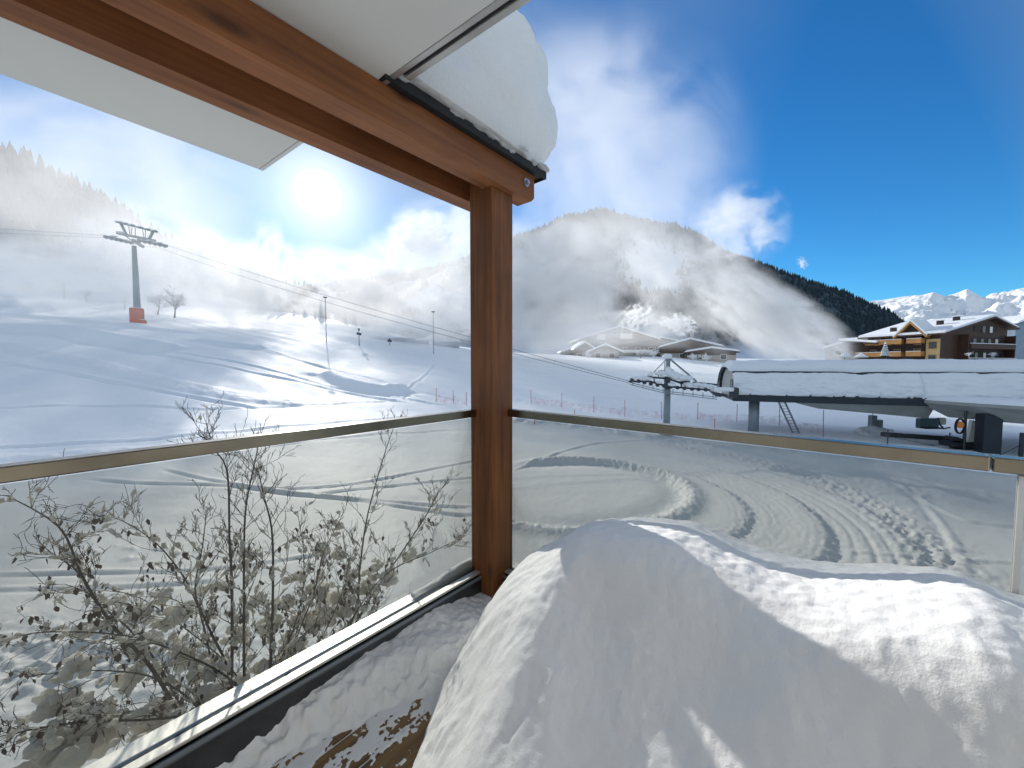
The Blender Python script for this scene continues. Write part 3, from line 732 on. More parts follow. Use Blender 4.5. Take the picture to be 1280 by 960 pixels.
# --- glass balustrades
def balustrade(root, axis, x_far, x_near, joints, ledge):
    # runs along the local axis 'x' (left side) or 'y' (right side), always on the negative side of the corner
    def b(m, a0, a1, c, w, z, h, bev=.0):
        if axis == 'x': m.box(((a0 + a1) / 2, c, z), (abs(a1 - a0), w, h), bev=bev)
        else: m.box((c, (a0 + a1) / 2, z), (w, abs(a1 - a0), h), bev=bev)
        return m
    e = [-.075] + joints + [x_near]
    for i in range(len(e) - 1):
        obj('glass_panel', b(MB(), e[i] - .006, e[i+1] + .006, 0, .012, .555, .77), 'tinted_glass', root)
    hr = b(MB(), -.074, -1.66, 0, .046, .965, .036, .003); obj('handrail', hr, 'steel', root)
    obj('handrail', b(MB(), -1.664, x_near, 0, .046, .965, .036, .003), 'steel', root)
    ch = MB(); b(ch, -.075, x_near, -.036, .040, .070, .14, .003); obj('base_channel', ch, 'channel_metal', root)
    g = MB(); b(g, -.075, x_near, -.0095, .006, .160, .024); obj('gasket', g, 'black_rubber', root)
    tr = MB(); b(tr, -.075, x_near, -.031, .034, .168, .010, .002); obj('sill_strip', tr, 'sill_metal', root)
    fb = MB(); b(fb, -.075, x_near, -.052, .010, .148, .014, .002); obj('trim_strip', fb, 'galv', root)
    oc = MB(); b(oc, -.075, x_near, .036, .050, .075, .15, .003); obj('outer_channel', oc, 'dark_metal', root)
    os_ = MB(); b(os_, -.075, x_near, .038, .060, .160, .016, .003); obj('outer_sill', os_, 'sill_metal', root)
bl = terr('glass_balustrade', 'glass balustrade with steel handrail on the left, in front of the snowy shrub', 'balustrade')
balustrade(bl, 'x', 0, -3.0, [-1.9], True)
br = terr('glass_balustrade', 'glass balustrade with steel handrail on the right, behind the snow mound', 'balustrade')
balustrade(br, 'y', 0, -3.0, [-1.712], False)
obj('edge_strip', MB().box((0, -1.712, .555), (.016, .010, .775)), 'white_frame', br)

# sunlit snow on the outer ledge of the left balustrade
ls = terr('ledge_snow', 'little strip of snow caught outside the left glass at the foot of the timber post', 'snow')
V = []; F = []; nl = 160; npf = 9
for i in range(nl):
    x = -.09 - .42 * i / (nl - 1)
    big = .9 + .5 * math.exp(-((x + .16) / .12) ** 2) + .25 * mnoise.noise(Vector((x * 3, 1, 0)))
    for j in range(npf):
        q = j / (npf - 1.) * math.pi; big *= 1 if j else (1 - (i / (nl - 1.)) ** 3)
        y = .038 + .030 * (-math.cos(q)); z = .164 + .030 * big * math.sin(q) ** .7 + .006 * mnoise.noise(Vector((x * 20, q * 2, 4))) * math.sin(q)
        V.append((x, max(y, .0085), z))
for i in range(nl - 1):
    for j in range(npf - 1):
        k = i * npf + j; F.append((k, k + npf, k + npf + 1, k + 1))
obj('snow_strip', MB().add(V, F), 'snow_near', ls, True)

# --- deck
dk = MB(); w = .118
for k in range(26):
    y = -.075 - (k + .5) * (w + .006)
    dk.box((-1.45, y, -.014), (3.1, w, .028), bev=.004)
deck = obj('terrace_deck', dk, 'deck_wood'); deck.location = P0; deck.rotation_euler = (0, 0, TA)
tag(deck, 'wet brown timber terrace boards under melting snow', None, None, 'structure')
sl = obj('terrace_slab', MB().box((-1.45, -1.45, -.25), (3.1, 3.1, .40)), 'concrete'); sl.location = P0; sl.rotation_euler = (0, 0, TA); tag(sl, None, None, None, 'structure')
twl = MB(); twl.box((-1.45, -1.45, -2.9), (2.9, 2.9, 4.9)); tw = obj('terrace_base', twl, 'fog_plaster'); tw.location = P0; tw.rotation_euler = (0, 0, TA); tag(tw, None, None, None, 'structure')
# unseen house behind the photographer; side wall added, both white to bounce fill
hw = MB(); hw.box((-3.0, -1.5, 1.2), (.2, 3.2, 4.6)); hw.box((-1.75, -3.2, .7), (2.7, .2, 3.6))
house = obj('house_fill_wall', hw, 'house_bounce_white'); house.location = P0; house.rotation_euler = (0, 0, TA); tag(house, None, None, None, 'structure')

# --- snow sheet on the deck along the left balustrade (u = -y, v = -x)
def crestH(): pass
def deck_snow():
    nu, nv = 150, 420
    u = np.linspace(.052, .62, nu); v = np.linspace(.02, 2.2, nv); U, Vv = np.meshgrid(u, v)
    edge = np.interp(Vv, [0, .1, .3, .45, .6, .75, .9, 1.02, 1.2], [.47, .45, .41, .37, .31, .25, .20, .165, .13]) + .03 * fbm(U * 5, Vv * 5, 3) + .015 * fbm(U * 22, Vv * 22, 2)
    near = 1 - sstep(1.18, 1.45, Vv + .1 * fbm(U * 6 + 3, Vv * 3, 3))
    k = sstep(0, .15, edge - U + .03 * fbm(U * 26, Vv * 26, 3))
    prof = .16 * sstep(.0, .42, .52 - U * .75) * (1 - .25 * sstep(.6, 1.2, Vv))
    bulge = .03 * np.exp(-((Vv - .10) / .14) ** 2 - ((U - .13) / .12) ** 2)
    H = ((.140 - .20 * U) * (.40 + .60 * sstep(.06, .42, Vv)) * (1 - .15 * sstep(.5, 1., Vv)) + bulge * .7) * k * near
    H += k * near * (.016 * fbm(U * 9, Vv * 9, 4) + .008 * fbm(U * 30, Vv * 30, 3))
    # thin icy film further out
    film = sstep(-.02, .06, fbm(U * 14 + 5, Vv * 5, 4) + .35 * fbm(U * 60, Vv * 60, 2) + .25 * (1 - sstep(0, .16, U - edge)) - .17) * .008
    H = np.maximum(H, film) - .0045
    # boards' gaps show as slits
    V = np.stack([-Vv, -U, H], -1).reshape(-1, 3); F = gridfaces(nv, nu)
    o = npmesh('deck_snow', V, F, 'snow_near', True)
    o.location = P0; o.rotation_euler = (0, 0, TA)
    tag(o, 'granular snow sheet on the boards beside the left balustrade', 'snow'); return o
deck_snow()

# --- the snow mound
_sil = [(640, 742), (660, 712), (680, 690), (700, 670), (720, 662), (745, 658), (775, 660), (810, 666), (840, 672), (870, 684), (900, 698), (930, 709), (960, 720), (990, 729), (1020, 735), (1060, 739), (1100, 742), (1150, 746), (1200, 750), (1240, 758), (1280, 776), (1340, 800)]
_cu = []; VC = .36
for px, py in _sil:
    d = TROT.inverted() @ ray(px, py); c0 = TINV @ Vector((0, 0, HC))
    k = (-VC - c0.x) / d.x; p = c0 + d * k; _cu.append((-p.y, p.z))
_cu = np.array(_cu); 
def mound():
    nu, nv = 420, 300
    u = np.linspace(.0, 2.75, nu); v = np.linspace(.015, 1.36, nv); U, Vv = np.meshgrid(u, v)
    hc = np.interp(U, _cu[3:, 0], _cu[3:, 1]); 
    uL = np.interp(Vv, [0, .1, .39, .60, .79, 1.0, 1.3], [.17, .18, .22, .30, .43, .56, .74]) + .018 * fbm(U * 0 + 1, Vv * 9, 3)
    s = np.clip((U - uL) / (.56 - .10 * Vv), 0, 1); ramp = 1 - (1 - s) ** 1.9; ramp = ramp * (1 - .06 * (1 - s))
    vv = np.maximum(Vv - VC, 0)
    vs = np.interp(U, [.3, .6, .85, 1.1, 1.35, 1.8, 2.5], [.02, .03, .05, .16, .34, .48, .50])
    w_ = np.maximum(vv - vs, 0); front = .10 * vv + .85 * (np.sqrt(w_ * w_ + .03) - np.sqrt(.03))
    du_ = U - (.54 + .42 * vv)
    shoulder = .03 * np.exp(-(du_ / .2) ** 2) * sstep(.0, .3, vv)
    dip = -.125 * sstep(-.02, .34, du_) * (1 - .75 * sstep(.38, .85, du_) * (1 - sstep(.10, .32, vv))) * sstep(.03, .26, vv)
    dip = dip - .20 * np.clip(du_ - .2, 0, .36) * sstep(.12, .35, vv)
    back = .35 * np.maximum(VC - .04 - Vv, 0) ** 1.3
    top = hc - front + shoulder + dip - back
    top += .035 * np.exp(-(((U - 1.32) / .10) ** 2 + ((Vv - .62) / .07) ** 2))
    top += .020 * fbm(U * 2.4, Vv * 2.4, 2) * sstep(0.02, .2, vv)
    H = np.maximum(top, 0) * ramp
    amp = sstep(.0, .15, s)
    H += amp * (.011 * fbm(U * 5.5 + 2, Vv * 5.5, 3) * sstep(0, .12, np.abs(Vv - VC)) + .0055 * fbm(U * 17, Vv * 17, 3) + .0032 * fbm(U * 48, Vv * 48, 2))
    edge = np.exp(-((s - .18) / .16) ** 2); H += edge * (.016 * fbm(U * 12, Vv * 12, 3) + .012 * fbm(U * 30, Vv * 30, 3))
    H -= .03 * (s <= 0)
    V = np.stack([-Vv, -U, H], -1).reshape(-1, 3); F = gridfaces(nv, nu)
    o = npmesh('snow_mound', V, F, 'snow_mound', True); o.location = P0; o.rotation_euler = (0, 0, TA)
    tag(o, 'big rounded mound of fresh snow heaped on the terrace by the right balustrade', 'snow'); return o
mound()

# --- shrub outside the left balustrade
def shrub():
    YB = 2.25
    foot = at(300, 1015, YB); foot.z = HC - 2.55
    gzv = gz(foot.x, foot.y)
    root = thing('shrub', 'bare shrub with dry brown leaves, branches laden with snow, outside the left glass', 'shrub', (foot.x, foot.y, gzv))
    br_, lf, sn = MB(), MB(), MB(); r_ = random.Random(21)
    br_.tube([(foot.x, foot.y, gzv - .1), (foot.x + .05, foot.y, gzv + 1.8), (foot.x - .03, foot.y + .02, foot.z)], [.05, .042, .03], 8)
    stems = [([(337,841),(341,745),(340,665),(330,621),(322,585)], 1.75, 1.95, .0085), ([(305,801),(305,707),(307,637),(318,580),(323,557)], 1.9, 2.0, .008),
             ([(290,740),(287,679),(284,590),(267,560),(258,530)], 2.05, 2.15, .0085), ([(286,843),(262,787),(244,740),(253,684),(258,640)], 1.8, 2.0, .0075),
             ([(192,839),(141,782),(103,721),(75,660),(10,620)], 1.6, 1.45, .0085), ([(205,842),(165,790),(120,750),(92,710),(60,690)], 1.9, 1.9, .006),
             ([(440,778),(450,707),(459,646),(478,576),(492,534)], 2.35, 2.6, .0085), ([(459,754),(497,698),(534,642),(549,612)], 2.4, 2.6, .008),
             ([(430,790),(480,720),(540,690),(585,668)], 2.3, 2.35, .006), ([(248,760),(206,690),(155,652),(120,644)], 2.0, 2.1, .0055),
             ([(300,860),(180,800),(60,790),(0,802)], 1.7, 1.6, .006), ([(290,900),(180,900),(80,905),(-20,925)], 1.5, 1.35, .007),
             ([(300,850),(210,770),(150,740),(60,742)], 2.1, 2.2, .005), ([(350,870),(400,800),(428,740),(436,700)], 2.1, 2.2, .006),
             ([(340,900),(385,830),(440,800),(470,752)], 1.95, 2.1, .006), ([(370,800),(392,742),(405,690),(430,640)], 2.2, 2.4, .006),
             ([(260,900),(200,850),(120,838),(30,846)], 1.75, 1.7, .006), ([(330,880),(372,770),(380,700),(372,640)], 2.05, 2.2, .006)]
    twig_ends = []
    def curve(pts, n):
        P = [Vector(p) for p in pts]; o = []
        for i in range(n):
            q = i / (n - 1) * (len(P) - 1); k = min(int(q), len(P) - 2); f = q - k
            p0, p1, p2, p3 = P[max(k-1, 0)], P[k], P[k+1], P[min(k+2, len(P)-1)]
            o.append(.5 * ((2*p1) + (-p0+p2)*f + (2*p0-5*p1+4*p2-p3)*f*f + (-p0+3*p1-3*p2+p3)*f**3))
        return o
    def twig(p, d, L, rad, lev, low):
        n = 6 if lev < 2 else 4; pts = [p]; d = d.normalized(); c = p.copy()
        for i in range(n):
            d = (d + Vector((r_.gauss(0, .16), r_.gauss(0, .16), r_.gauss(.07 if not low else -.02, .13)))).normalized()
            c = c + d * L / n; pts.append(c.copy())
        br_.tube(pts, [max(.0011, rad * (1 - .75 * i / n)) for i in range(n + 1)], 5 if lev < 2 else 3, False)
        if lev < 3:
            for i in range(1, n + 1):
                if r_.random() < (.75 if lev == 1 else .55):
                    s = Vector((r_.gauss(0, 1), r_.gauss(0, .8), r_.gauss(.3 if not low else .0, .5))).normalized()
                    twig(pts[i], d * .9 + s * .75, L * r_.uniform(.32, .6), rad * .6, lev + 1, low)
        if lev >= 1: twig_ends.append((pts[-1], pts[len(pts)//2], lev, low))
        if r_.random() < .55 and lev <= 2: snow_on(pts[1], pts[3], rad)
    def snow_on(a, b, rad, k=1.):
        pyz = (HC - a.z) / max(a.y, .5) * 480 + 457
        if r_.random() < (.93 if pyz < 600 else .75 if pyz < 660 else .35 if pyz < 720 else .05): return
        s = r_.uniform(.0045, .0095) * k; L = (b - a).length; n = max(3, min(9, int(L / (s * 1.1)))); f0 = r_.uniform(0, .3)
        for i in range(n):
            e = math.sin(math.pi * (i + .6) / (n + .2)) ** .6; z = s * e * r_.uniform(.75, 1.3)
            q = a.lerp(b, f0 + (1 - f0) * (i + .5) / n)
            sn.blob(q + Vector((r_.gauss(0, .002), r_.gauss(0, .002), z * .7)), (z * 1.15, z * 1.15, z * r_.uniform(.9, 1.3)), r_.randrange(999), 1 if z < .006 else 2, .3)
    for pts, y0, y1, rad in stems:
        n = len(pts); P = [at(p[0], p[1], y0 + (y1 - y0) * i / (n - 1)) for i, p in enumerate(pts)]
        low = pts[-1][1] > 720 or pts[-1][0] < 60
        start = Vector((foot.x + r_.gauss(0, .03), foot.y + r_.gauss(0, .03), foot.z))
        mid = start.lerp(P[0], .55) + Vector((0, 0, -.12))
        C = curve([start, mid] + P, 26)
        br_.tube(C, [rad * 1.12 * (1 - .80 * i / 25) for i in range(26)], 7)
        for i in range(6, 26):
            t = i / 25.
            d = (C[min(i+1, 25)] - C[i-1]).normalized()
            for _ in range(r_.choice((1, 1, 2))):
                s = Vector((r_.gauss(0, 1), r_.gauss(0, .7), r_.gauss(.15, .5))).normalized()
                twig(C[i], d * .8 + s * .8, r_.uniform(.10, .30) * (1.15 - .6 * t), rad * .34 * (1.1 - .6 * t), 1, low)
            if r_.random() < .35: snow_on(C[i] + Vector((0, .02, 0)), C[i-1] + Vector((0, .02, 0)), rad, 1.2)
    # leaves hang from twigs, mostly in the lower half
    for e, m_, lev, low in twig_ends:
        for q in (e, m_):
            pyz = (HC - q.z) / max(q.y, .5) * 480 + 457
            pr = .0 if pyz < 650 else (.035 if pyz < 700 else .09)
            if r_.random() < pr:
                L = r_.uniform(.022, .042); wd = L * r_.uniform(.2, .33); a = r_.uniform(0, 6.28)
                ax = Vector((r_.gauss(0, .3), r_.gauss(0, .3), -1)).normalized(); sd = Vector((math.cos(a), math.sin(a), 0)); nn = ax.cross(sd)
                c = q.copy(); fold = nn * wd * r_.uniform(.25, .7)
                vs = [c, c + ax * L * .3 + sd * wd + fold, c + ax * L * .75 + sd * wd * .7 + fold, c + ax * L + nn * wd * .4, c + ax * L * .75 - sd * wd * .7 + fold, c + ax * L * .3 - sd * wd + fold, c + ax * L * .5]
                lf.add(vs, [(0, 1, 6), (1, 2, 6), (2, 3, 6), (3, 4, 6), (4, 5, 6), (5, 0, 6)])
    # heavy pillows of snow caught low in the branches
    for px, py, Y, s in [(400,772,2.3,.075),(425,760,2.35,.06),(375,782,2.25,.06),(455,745,2.4,.05),(215,770,2.1,.06),(190,790,2.05,.045),(235,842,1.95,.055),(250,850,1.9,.05),(350,758,2.2,.045),(305,760,2.1,.04),(160,775,2.0,.04),(120,930,1.6,.09),(60,945,1.5,.08),(180,915,1.75,.08),(330,790,2.1,.05),(270,740,2.15,.045),(220,820,2.0,.05),(90,800,1.7,.045),(70,850,1.6,.05),(350,820,2.1,.06),(300,700,2.2,.035),(420,700,2.35,.04),(365,730,2.3,.04),(155,820,1.85,.05),(240,930,1.7,.06),(40,900,1.5,.05),(465,715,2.45,.04),(400,690,2.4,.035),(195,750,2.1,.035),(130,760,1.95,.03),(200,955,1.5,.07),(260,880,1.85,.06),(330,845,1.95,.05),(480,728,2.4,.045),(510,700,2.45,.035),(395,745,2.3,.045),(20,950,1.4,.05),(440,722,2.4,.03),(415,660,2.4,.03),(285,800,2.0,.04),(140,860,1.8,.05)]:
        c = at(px, py, Y)
        for k in range(11):
            q = c + Vector((r_.gauss(0, s * .75), r_.gauss(0, s * .6) + .06, r_.gauss(0, s * .38))); z = s * r_.uniform(.28, .62)
            sn.blob(q, (z * 1.1, z, z * .9), r_.randrange(999), 3, .7)
    obj('branches', br_, 'bark', root, True, world=True)
    obj('leaves', lf, 'dry_leaf', root, False, world=True)
    obj('snow_cover', sn, 'snow_branch', root, True, world=True)
shrub()
# ------------------------------------------------------------------ lift pylon in front of the station
def gp(x, y): return Vector((x, y, gz(x, y)))
PY = 35.0
def c8(x, y, Y=PY): return at(780 + x / 8., 430 + y / 8., Y)
pyl = thing('lift_pylon', 'grey lift pylon with a snow-topped sheave row beside the lift station', 'lift pylon', gp(c8(432, 900).x, PY))
g0 = gz(c8(432, 900).x, PY)
b = MB(); p = c8(432, 450); b.tube([(p.x, PY, g0 - .2), (p.x, PY, p.z)], .29, 20); obj('column', b, 'galv', pyl, True, True)
b = MB(); b.tube([(p.x, PY, g0 - .1), (p.x, PY, g0 + .42)], .62, 20); obj('base', b, 'concrete', pyl, False, True)
b = MB(); q = c8(440, 150); b.bar((p.x, PY, p.z), (q.x, PY, q.z), .36, .3); b.bar(c8(425, 150), c8(300, 280), .07, .07); b.bar(c8(460, 150), c8(725, 375), .13, .13); b.bar(c8(405,180),c8(405,270),.05,.05)
b.bar(c8(345, 268), c8(415, 268), .07, .07); b.bar(c8(345, 268), c8(345, 330), .06, .06)
obj('mast_frame', b, 'galv', pyl, False, True)
def sheaves(Y, mat_beam, dz=0):
    b = MB(); 
    for a, c in (((50,375),(250,372)),((235,330),(430,345)),((430,345),(590,395)),((545,385),(655,372)),((250,372),(440,425)),((440,425),(860,460)),((690,385),(930,408))):
        b.bar(c8(a[0], a[1], Y), c8(c[0], c[1], Y), .16, .17)
    b.bar(c8(300,330,Y), c8(305,395,Y), .08,.08); b.bar(c8(570,380,Y), c8(575,440,Y), .1,.1); b.bar(c8(432,300,Y), c8(432,450,Y), .42,.42)
    o = obj('sheave_beam', b, mat_beam, pyl, False, True)
    for x, y in ((80,360),(145,372),(205,385),(268,398),(335,410),(400,418),(468,428),(535,436),(605,443),(680,450),(745,453),(818,457)):
        w = MB(); c = c8(x, y, Y - .25); w.tube([(c.x, c.y - .07, c.z), (c.x, c.y + .07, c.z)], .17, 16)
        w.tube([(c.x, c.y - .09, c.z), (c.x, c.y - .069, c.z)], .07, 10)
        obj('sheave_wheel', w, 'galv_dark', o, False, True)
sheaves(PY, 'galv_dark')
b = MB()
for z in (0, 40):
    for a, c in (((60,385),(400,470)),((400,470),(930,532))): b.bar(c8(a[0], a[1] + z*.5, PY - .5), c8(c[0], c[1] + z*.5, PY - .5), .06, .07)
for k in range(9):
    x = 90 + k * 100; y = 392 + (78 * (x - 60) / 340. if x < 400 else 78 + (x - 400) * .117); b.bar(c8(x, y - 30, PY - .5), c8(x, y + 18, PY - .5), .05, .05)
obj('catwalk', b, 'galv', pyl, False, True)
sn = MB(); r_ = random.Random(3)
sn.blob(c8(432, 125, PY), (.42, .42, .26), 3, 3, .3)
for x, y, w, h in ((110,335,.55,.17),(170,335,.5,.2),(230,340,.45,.13),(350,290,.42,.2),(400,310,.35,.22),(440,270,.30,.42),(470,300,.4,.42),(520,320,.5,.36),(580,335,.5,.3),(640,340,.45,.26),(640,405,.45,.2),(720,405,.5,.2),(790,415,.5,.2),(850,418,.45,.15),(260,300,.3,.2),(470,405,.4,.2),(350,385,.3,.13)):
    sn.blob(c8(x, y, PY - .1), (w, .45, h), r_.randrange(99), 2, .4)
obj('snow_cover', sn, 'snow_roof', pyl, True, True)
b = MB(); b.box((c8(985, 455).x, PY + .2, c8(985, 455).z), (1.9, 1.0, .36), bev=.1); obj('guide_snow', b, 'snow_roof', pyl, True, True)
b = MB(); b.prism([c8(890, 475, PY - .2), c8(1065, 510, PY - .2), c8(960, 530, PY - .2)], (0, .8, 0)); b.box(c8(1100, 485, PY + .1), (.5, .9, .95), bev=.12); obj('end_guide', b, 'galv_dark', pyl, False, True)

# ------------------------------------------------------------------ left lift tower
TY = 80.0
def c6(x, y, Y=TY): return at(100 + x / 6., 260 + y / 6., Y)
tb = c6(434, 870); g0 = gz(tb.x, TY)
tw = thing('lift_tower', 'tall grey lift tower with orange padding at its foot on the left slope', 'lift tower', (tb.x, TY, g0))
b = MB(); b.tube([(tb.x, TY, g0 - .3), (tb.x, TY, c6(430, 285).z)], [.62, .40], 18); obj('column', b, 'tower_grey', tw, True, True)
b = MB(); t0 = c6(0, 752).z; b.box((tb.x - .02, TY - .1, (t0 + g0) / 2 - .1), (1.72, 1.6, t0 - g0 + .2), bev=.12); b.box((tb.x + 1.1, TY - .2, g0 + .25), (.9, 1.2, 1.1), bev=.1); obj('padding', b, 'orange_pad', tw, False, True)
b = MB(); b.blob((tb.x, TY - .1, t0 + .05), (.95, .8, .16), 4, 2, .3); obj('pad_snow', MB().blob((tb.x + 1.1, TY - .2, g0 + .83), (.5, .6, .12), 5, 2, .3), 'snow_roof', tw, True, True); obj('pad_snow', b, 'snow_roof', tw, True, True)
b = MB(); b.bar(c6(280, 190), c6(560, 245), .55, .45); b.bar(c6(400, 240), c6(470, 290), .7, .5); obj('cross_arm', b, 'tower_grey', tw, False, True)
for a, c, y in (((180,212),(400,262),TY - 1.2), ((430,240),(655,286),TY - 1.2)):
    t = MB(); t.bar(c6(*a, y), c6(*c, y), .3, .5); s_ = obj('sheave_train', t, 'tower_grey', tw, False, True)
    for k in range(6):
        q = c6(a[0] + (c[0]-a[0]) * (k + .5) / 6, a[1] + (c[1]-a[1]) * (k + .5) / 6 + 6, y - .2); w = MB(); w.tube([(q.x, q.y - .1, q.z), (q.x, q.y + .1, q.z)], .27, 12); obj('sheave_wheel', w, 'galv', s_, False, True)
b = MB(); b.bar(c6(268, 102), c6(578, 180), .36, .36); b.bar(c6(305, 112), c6(345, 195), .34, .34); b.bar(c6(548, 178), c6(520, 232), .34, .34)
for x, y in ((365,135),(390,145),(415,150),(470,165),(490,165)): b.bar(c6(x, y), c6(x + (x % 3 - 1) * 9, y + 62), .09, .09)
b.bar(c6(290, 175), c6(450, 285), .16, .16)
obj('gantry', b, 'tower_grey', tw, False, True)
b = MB(); 
for x in (290, 330, 380, 440, 500, 550): b.blob(c6(x, 98 + (x - 268) * .252, TY), (.75, .35, .14), x, 2, .3)
for x, y in ((300,180),(250,212),(520,245),(590,262)): b.blob(c6(x, y, TY - 1.2), (.8, .5, .14), x, 2, .3)
obj('snow_cover', b, 'snow_roof', tw, True, True)

# ------------------------------------------------------------------ haul ropes
def rope(P, label, sag=.6, r=.021):
    P = [Vector(p) for p in P]; pts = []
    for i in range(len(P) - 1):
        for k in range(16):
            q = k / 16.; pts.append(P[i].lerp(P[i+1], q) - Vector((0, 0, sag * 4 * q * (1 - q) * (1 if i == len(P) - 2 else .3))))
    pts.append(P[-1]); o = obj('haul_rope', MB().tube(pts, r, 6), 'rope', None, True, origin=P[0]); tag(o, label, 'cable', 'haul ropes of the chairlift')
rope([at(-260, 268, 98), c6(180, 205, TY - 1.2), c6(650, 278, TY - 1.2), c8(50, 372)], 'upper of the two haul ropes running down past the left lift tower', .5)
rope([at(-260, 276, 96), c6(185, 222, TY + 1.6), c6(600, 300, TY + 1.6), c8(60, 392, PY - .4)], 'lower of the two haul ropes running down past the left lift tower', .9)

# ------------------------------------------------------------------ lift station
Q = Vector((20.6, 35.5, 0)); Q.z = gz(Q.x, Q.y); SRZ = math.atan2(-.327, .945)
stn = thing('lift_station', 'long low lift station with barrel roof under snow, on a round column', 'lift station', Q, SRZ)
prof = [(0.02, 3.72), (.12, 4.25), (.32, 4.85), (.62, 5.35), (1.05, 5.80), (1.6, 6.08), (2.6, 6.28), (4., 6.34), (5.4, 6.2), (6.6, 5.6), (7.3, 4.8), (7.6, 3.72)]
L = 30.
n = len(prof); V = []; F = []
for x in (0, L): V += [(x, y, z) for y, z in prof]
for i in range(n - 1): F.append((i, i + 1, n + i + 1, n + i))
obj('roof_shell', MB().add(V, F), 'station_dark', stn)
wall_poly = [(.18, .35, 3.3)] + [(.18, y + (.10 if y < 4 else -.1), z - .10) for y, z in prof[1:-1]] + [(.18, 7.2, 3.3)]
ew = obj('end_wall', MB().prism(wall_poly, (.15, 0, 0)), 'station_wall', stn)
for y0, z0, w, h in ((.75, 4.35, .14, .75), (1.75, 4.5, .30, 1.3), (2.5, 4.5, .25, 1.3)): obj('wall_slot', MB().box((.168, y0, z0), (.03, w, h)), 'galv_dark', ew)
b = MB(); b.box((7., .10, 3.44), (14.2, .2, .55)); b.box((7., 3.8, 3.26), (14.0, 7.2, .18)); 
for k in range(14): b.box((.6 + k * 1.0, -.006, 3.44), (.05, .02, .55))
for k in range(4): b.box((7., -.012, 3.22 + k * .16), (14.2, .02, .02))
obj('fascia', b, 'station_dark', stn)
b = MB(); x0, x1 = 5.2, 14.6
b.add([(x0, .5, 3.17), (x1, .5, 3.17), (x1, 6.5, 3.17), (x0, 6.5, 3.17), (x0 + 1.6, 1.0, 2.62), (x1 - 2.2, 1.0, 2.22), (x1 - 2.2, 6, 2.22), (x0 + 1.6, 6, 2.62), (x1-.2, 1.0, 2.05), (x1-.2, 6, 2.05)], [(0,4,5,1),(1,5,8),(4,7,6,5),(5,6,9,8),(0,3,7,4),(3,2,6,7),(0,1,2,3),(1,8,9,2),(2,9,6)])
obj('underbody', b, 'station_grey', stn)
b = MB(); b.tube([(1.9, 1.2, -.3), (1.9, 1.2, 3.2)], .44, 24); obj('column', b, 'galv', stn, True)
# snow: a slab on the crown with a thick lip, a creeping sheet below the gap
def prof_at(s):
    P = np.array(prof); seg = np.hypot(*np.diff(P, axis=0).T); t = np.concatenate([[0], np.cumsum(seg)])
    y = np.interp(s, t, P[:, 0]); z = np.interp(s, t, P[:, 1]); e = .02
    ty = np.interp(s + e, t, P[:, 0]) - np.interp(s - e, t, P[:, 0]); tz = np.interp(s + e, t, P[:, 1]) - np.interp(s - e, t, P[:, 1]); l = np.hypot(ty, tz) + 1e-9
    return y, z, -tz / l, ty / l, t[-1]
def roof_snow(name, s0f, s1f, thick, x0, x1, nx, ns, seed, lump):
    xs = np.linspace(x0, x1, nx); V = []
    T = prof_at(np.array([0.]))[4]
    for i, x in enumerate(xs):
        ex = 1.0
        if i == 0 or i == nx - 1: ex = 0.0
        ex = min(1., ex * (min(i, nx - 1 - i) / 4.) ** .5)
        a, c = s0f(x), s1f(x, T); q = np.linspace(0, 1, ns); s = a + (c - a) * q
        y, z, ny_, nz_, _ = prof_at(s)
        e = np.clip(np.minimum(q, 1 - q) * ns / 5., 0, 1) ** .5
        h = thick * e * ex * (1 + .3 * fbm(x * .35 + seed + 0 * q, s * .8, 2)) + lump * e * ex * (.6 * fbm(x * .6 + seed + 0 * q, s * 2.2, 3) + .5 * np.maximum(fbm(x * .8 + 7 + seed + 0 * q, s * 3.1 + .5 * x, 3), 0)) + .012
        for k in range(ns): V.append((x - .0, y[k] + ny_[k] * h[k], z[k] + nz_[k] * h[k]))
    F = gridfaces(nx, ns)[:, ::-1]
    o = obj(name, MB().add(V, [tuple(int(j) for j in f) for f in F]), 'snow_roof', stn, True); return o
gap = lambda x: 2.62 + .10 * float(fbm(x * .5, 3.3, 3)) + .16 * math.exp(-((x - 9.6) / .55) ** 2) * -1
low = lambda x: .04 + .05 * float(np.maximum(fbm(x * .9 + 2, 1.1, 3), -.3) * 1.6) + .10 * (1 if float(fbm(x * 1.6, 8.2, 2)) < -.28 else 0)
roof_snow('snow_sheet', low, lambda x, T: gap(x) - .34, .24, .0, 13.6, 260, 44, 1., .36)
roof_snow('snow_sheet', low, lambda x, T: gap(x) - .30, .26, 13.6, L, 140, 44, 5., .36)
roof_snow('snow_slab', gap, lambda x, T: T - .2, .62, -.26, L, 240, 44, 4., .12)
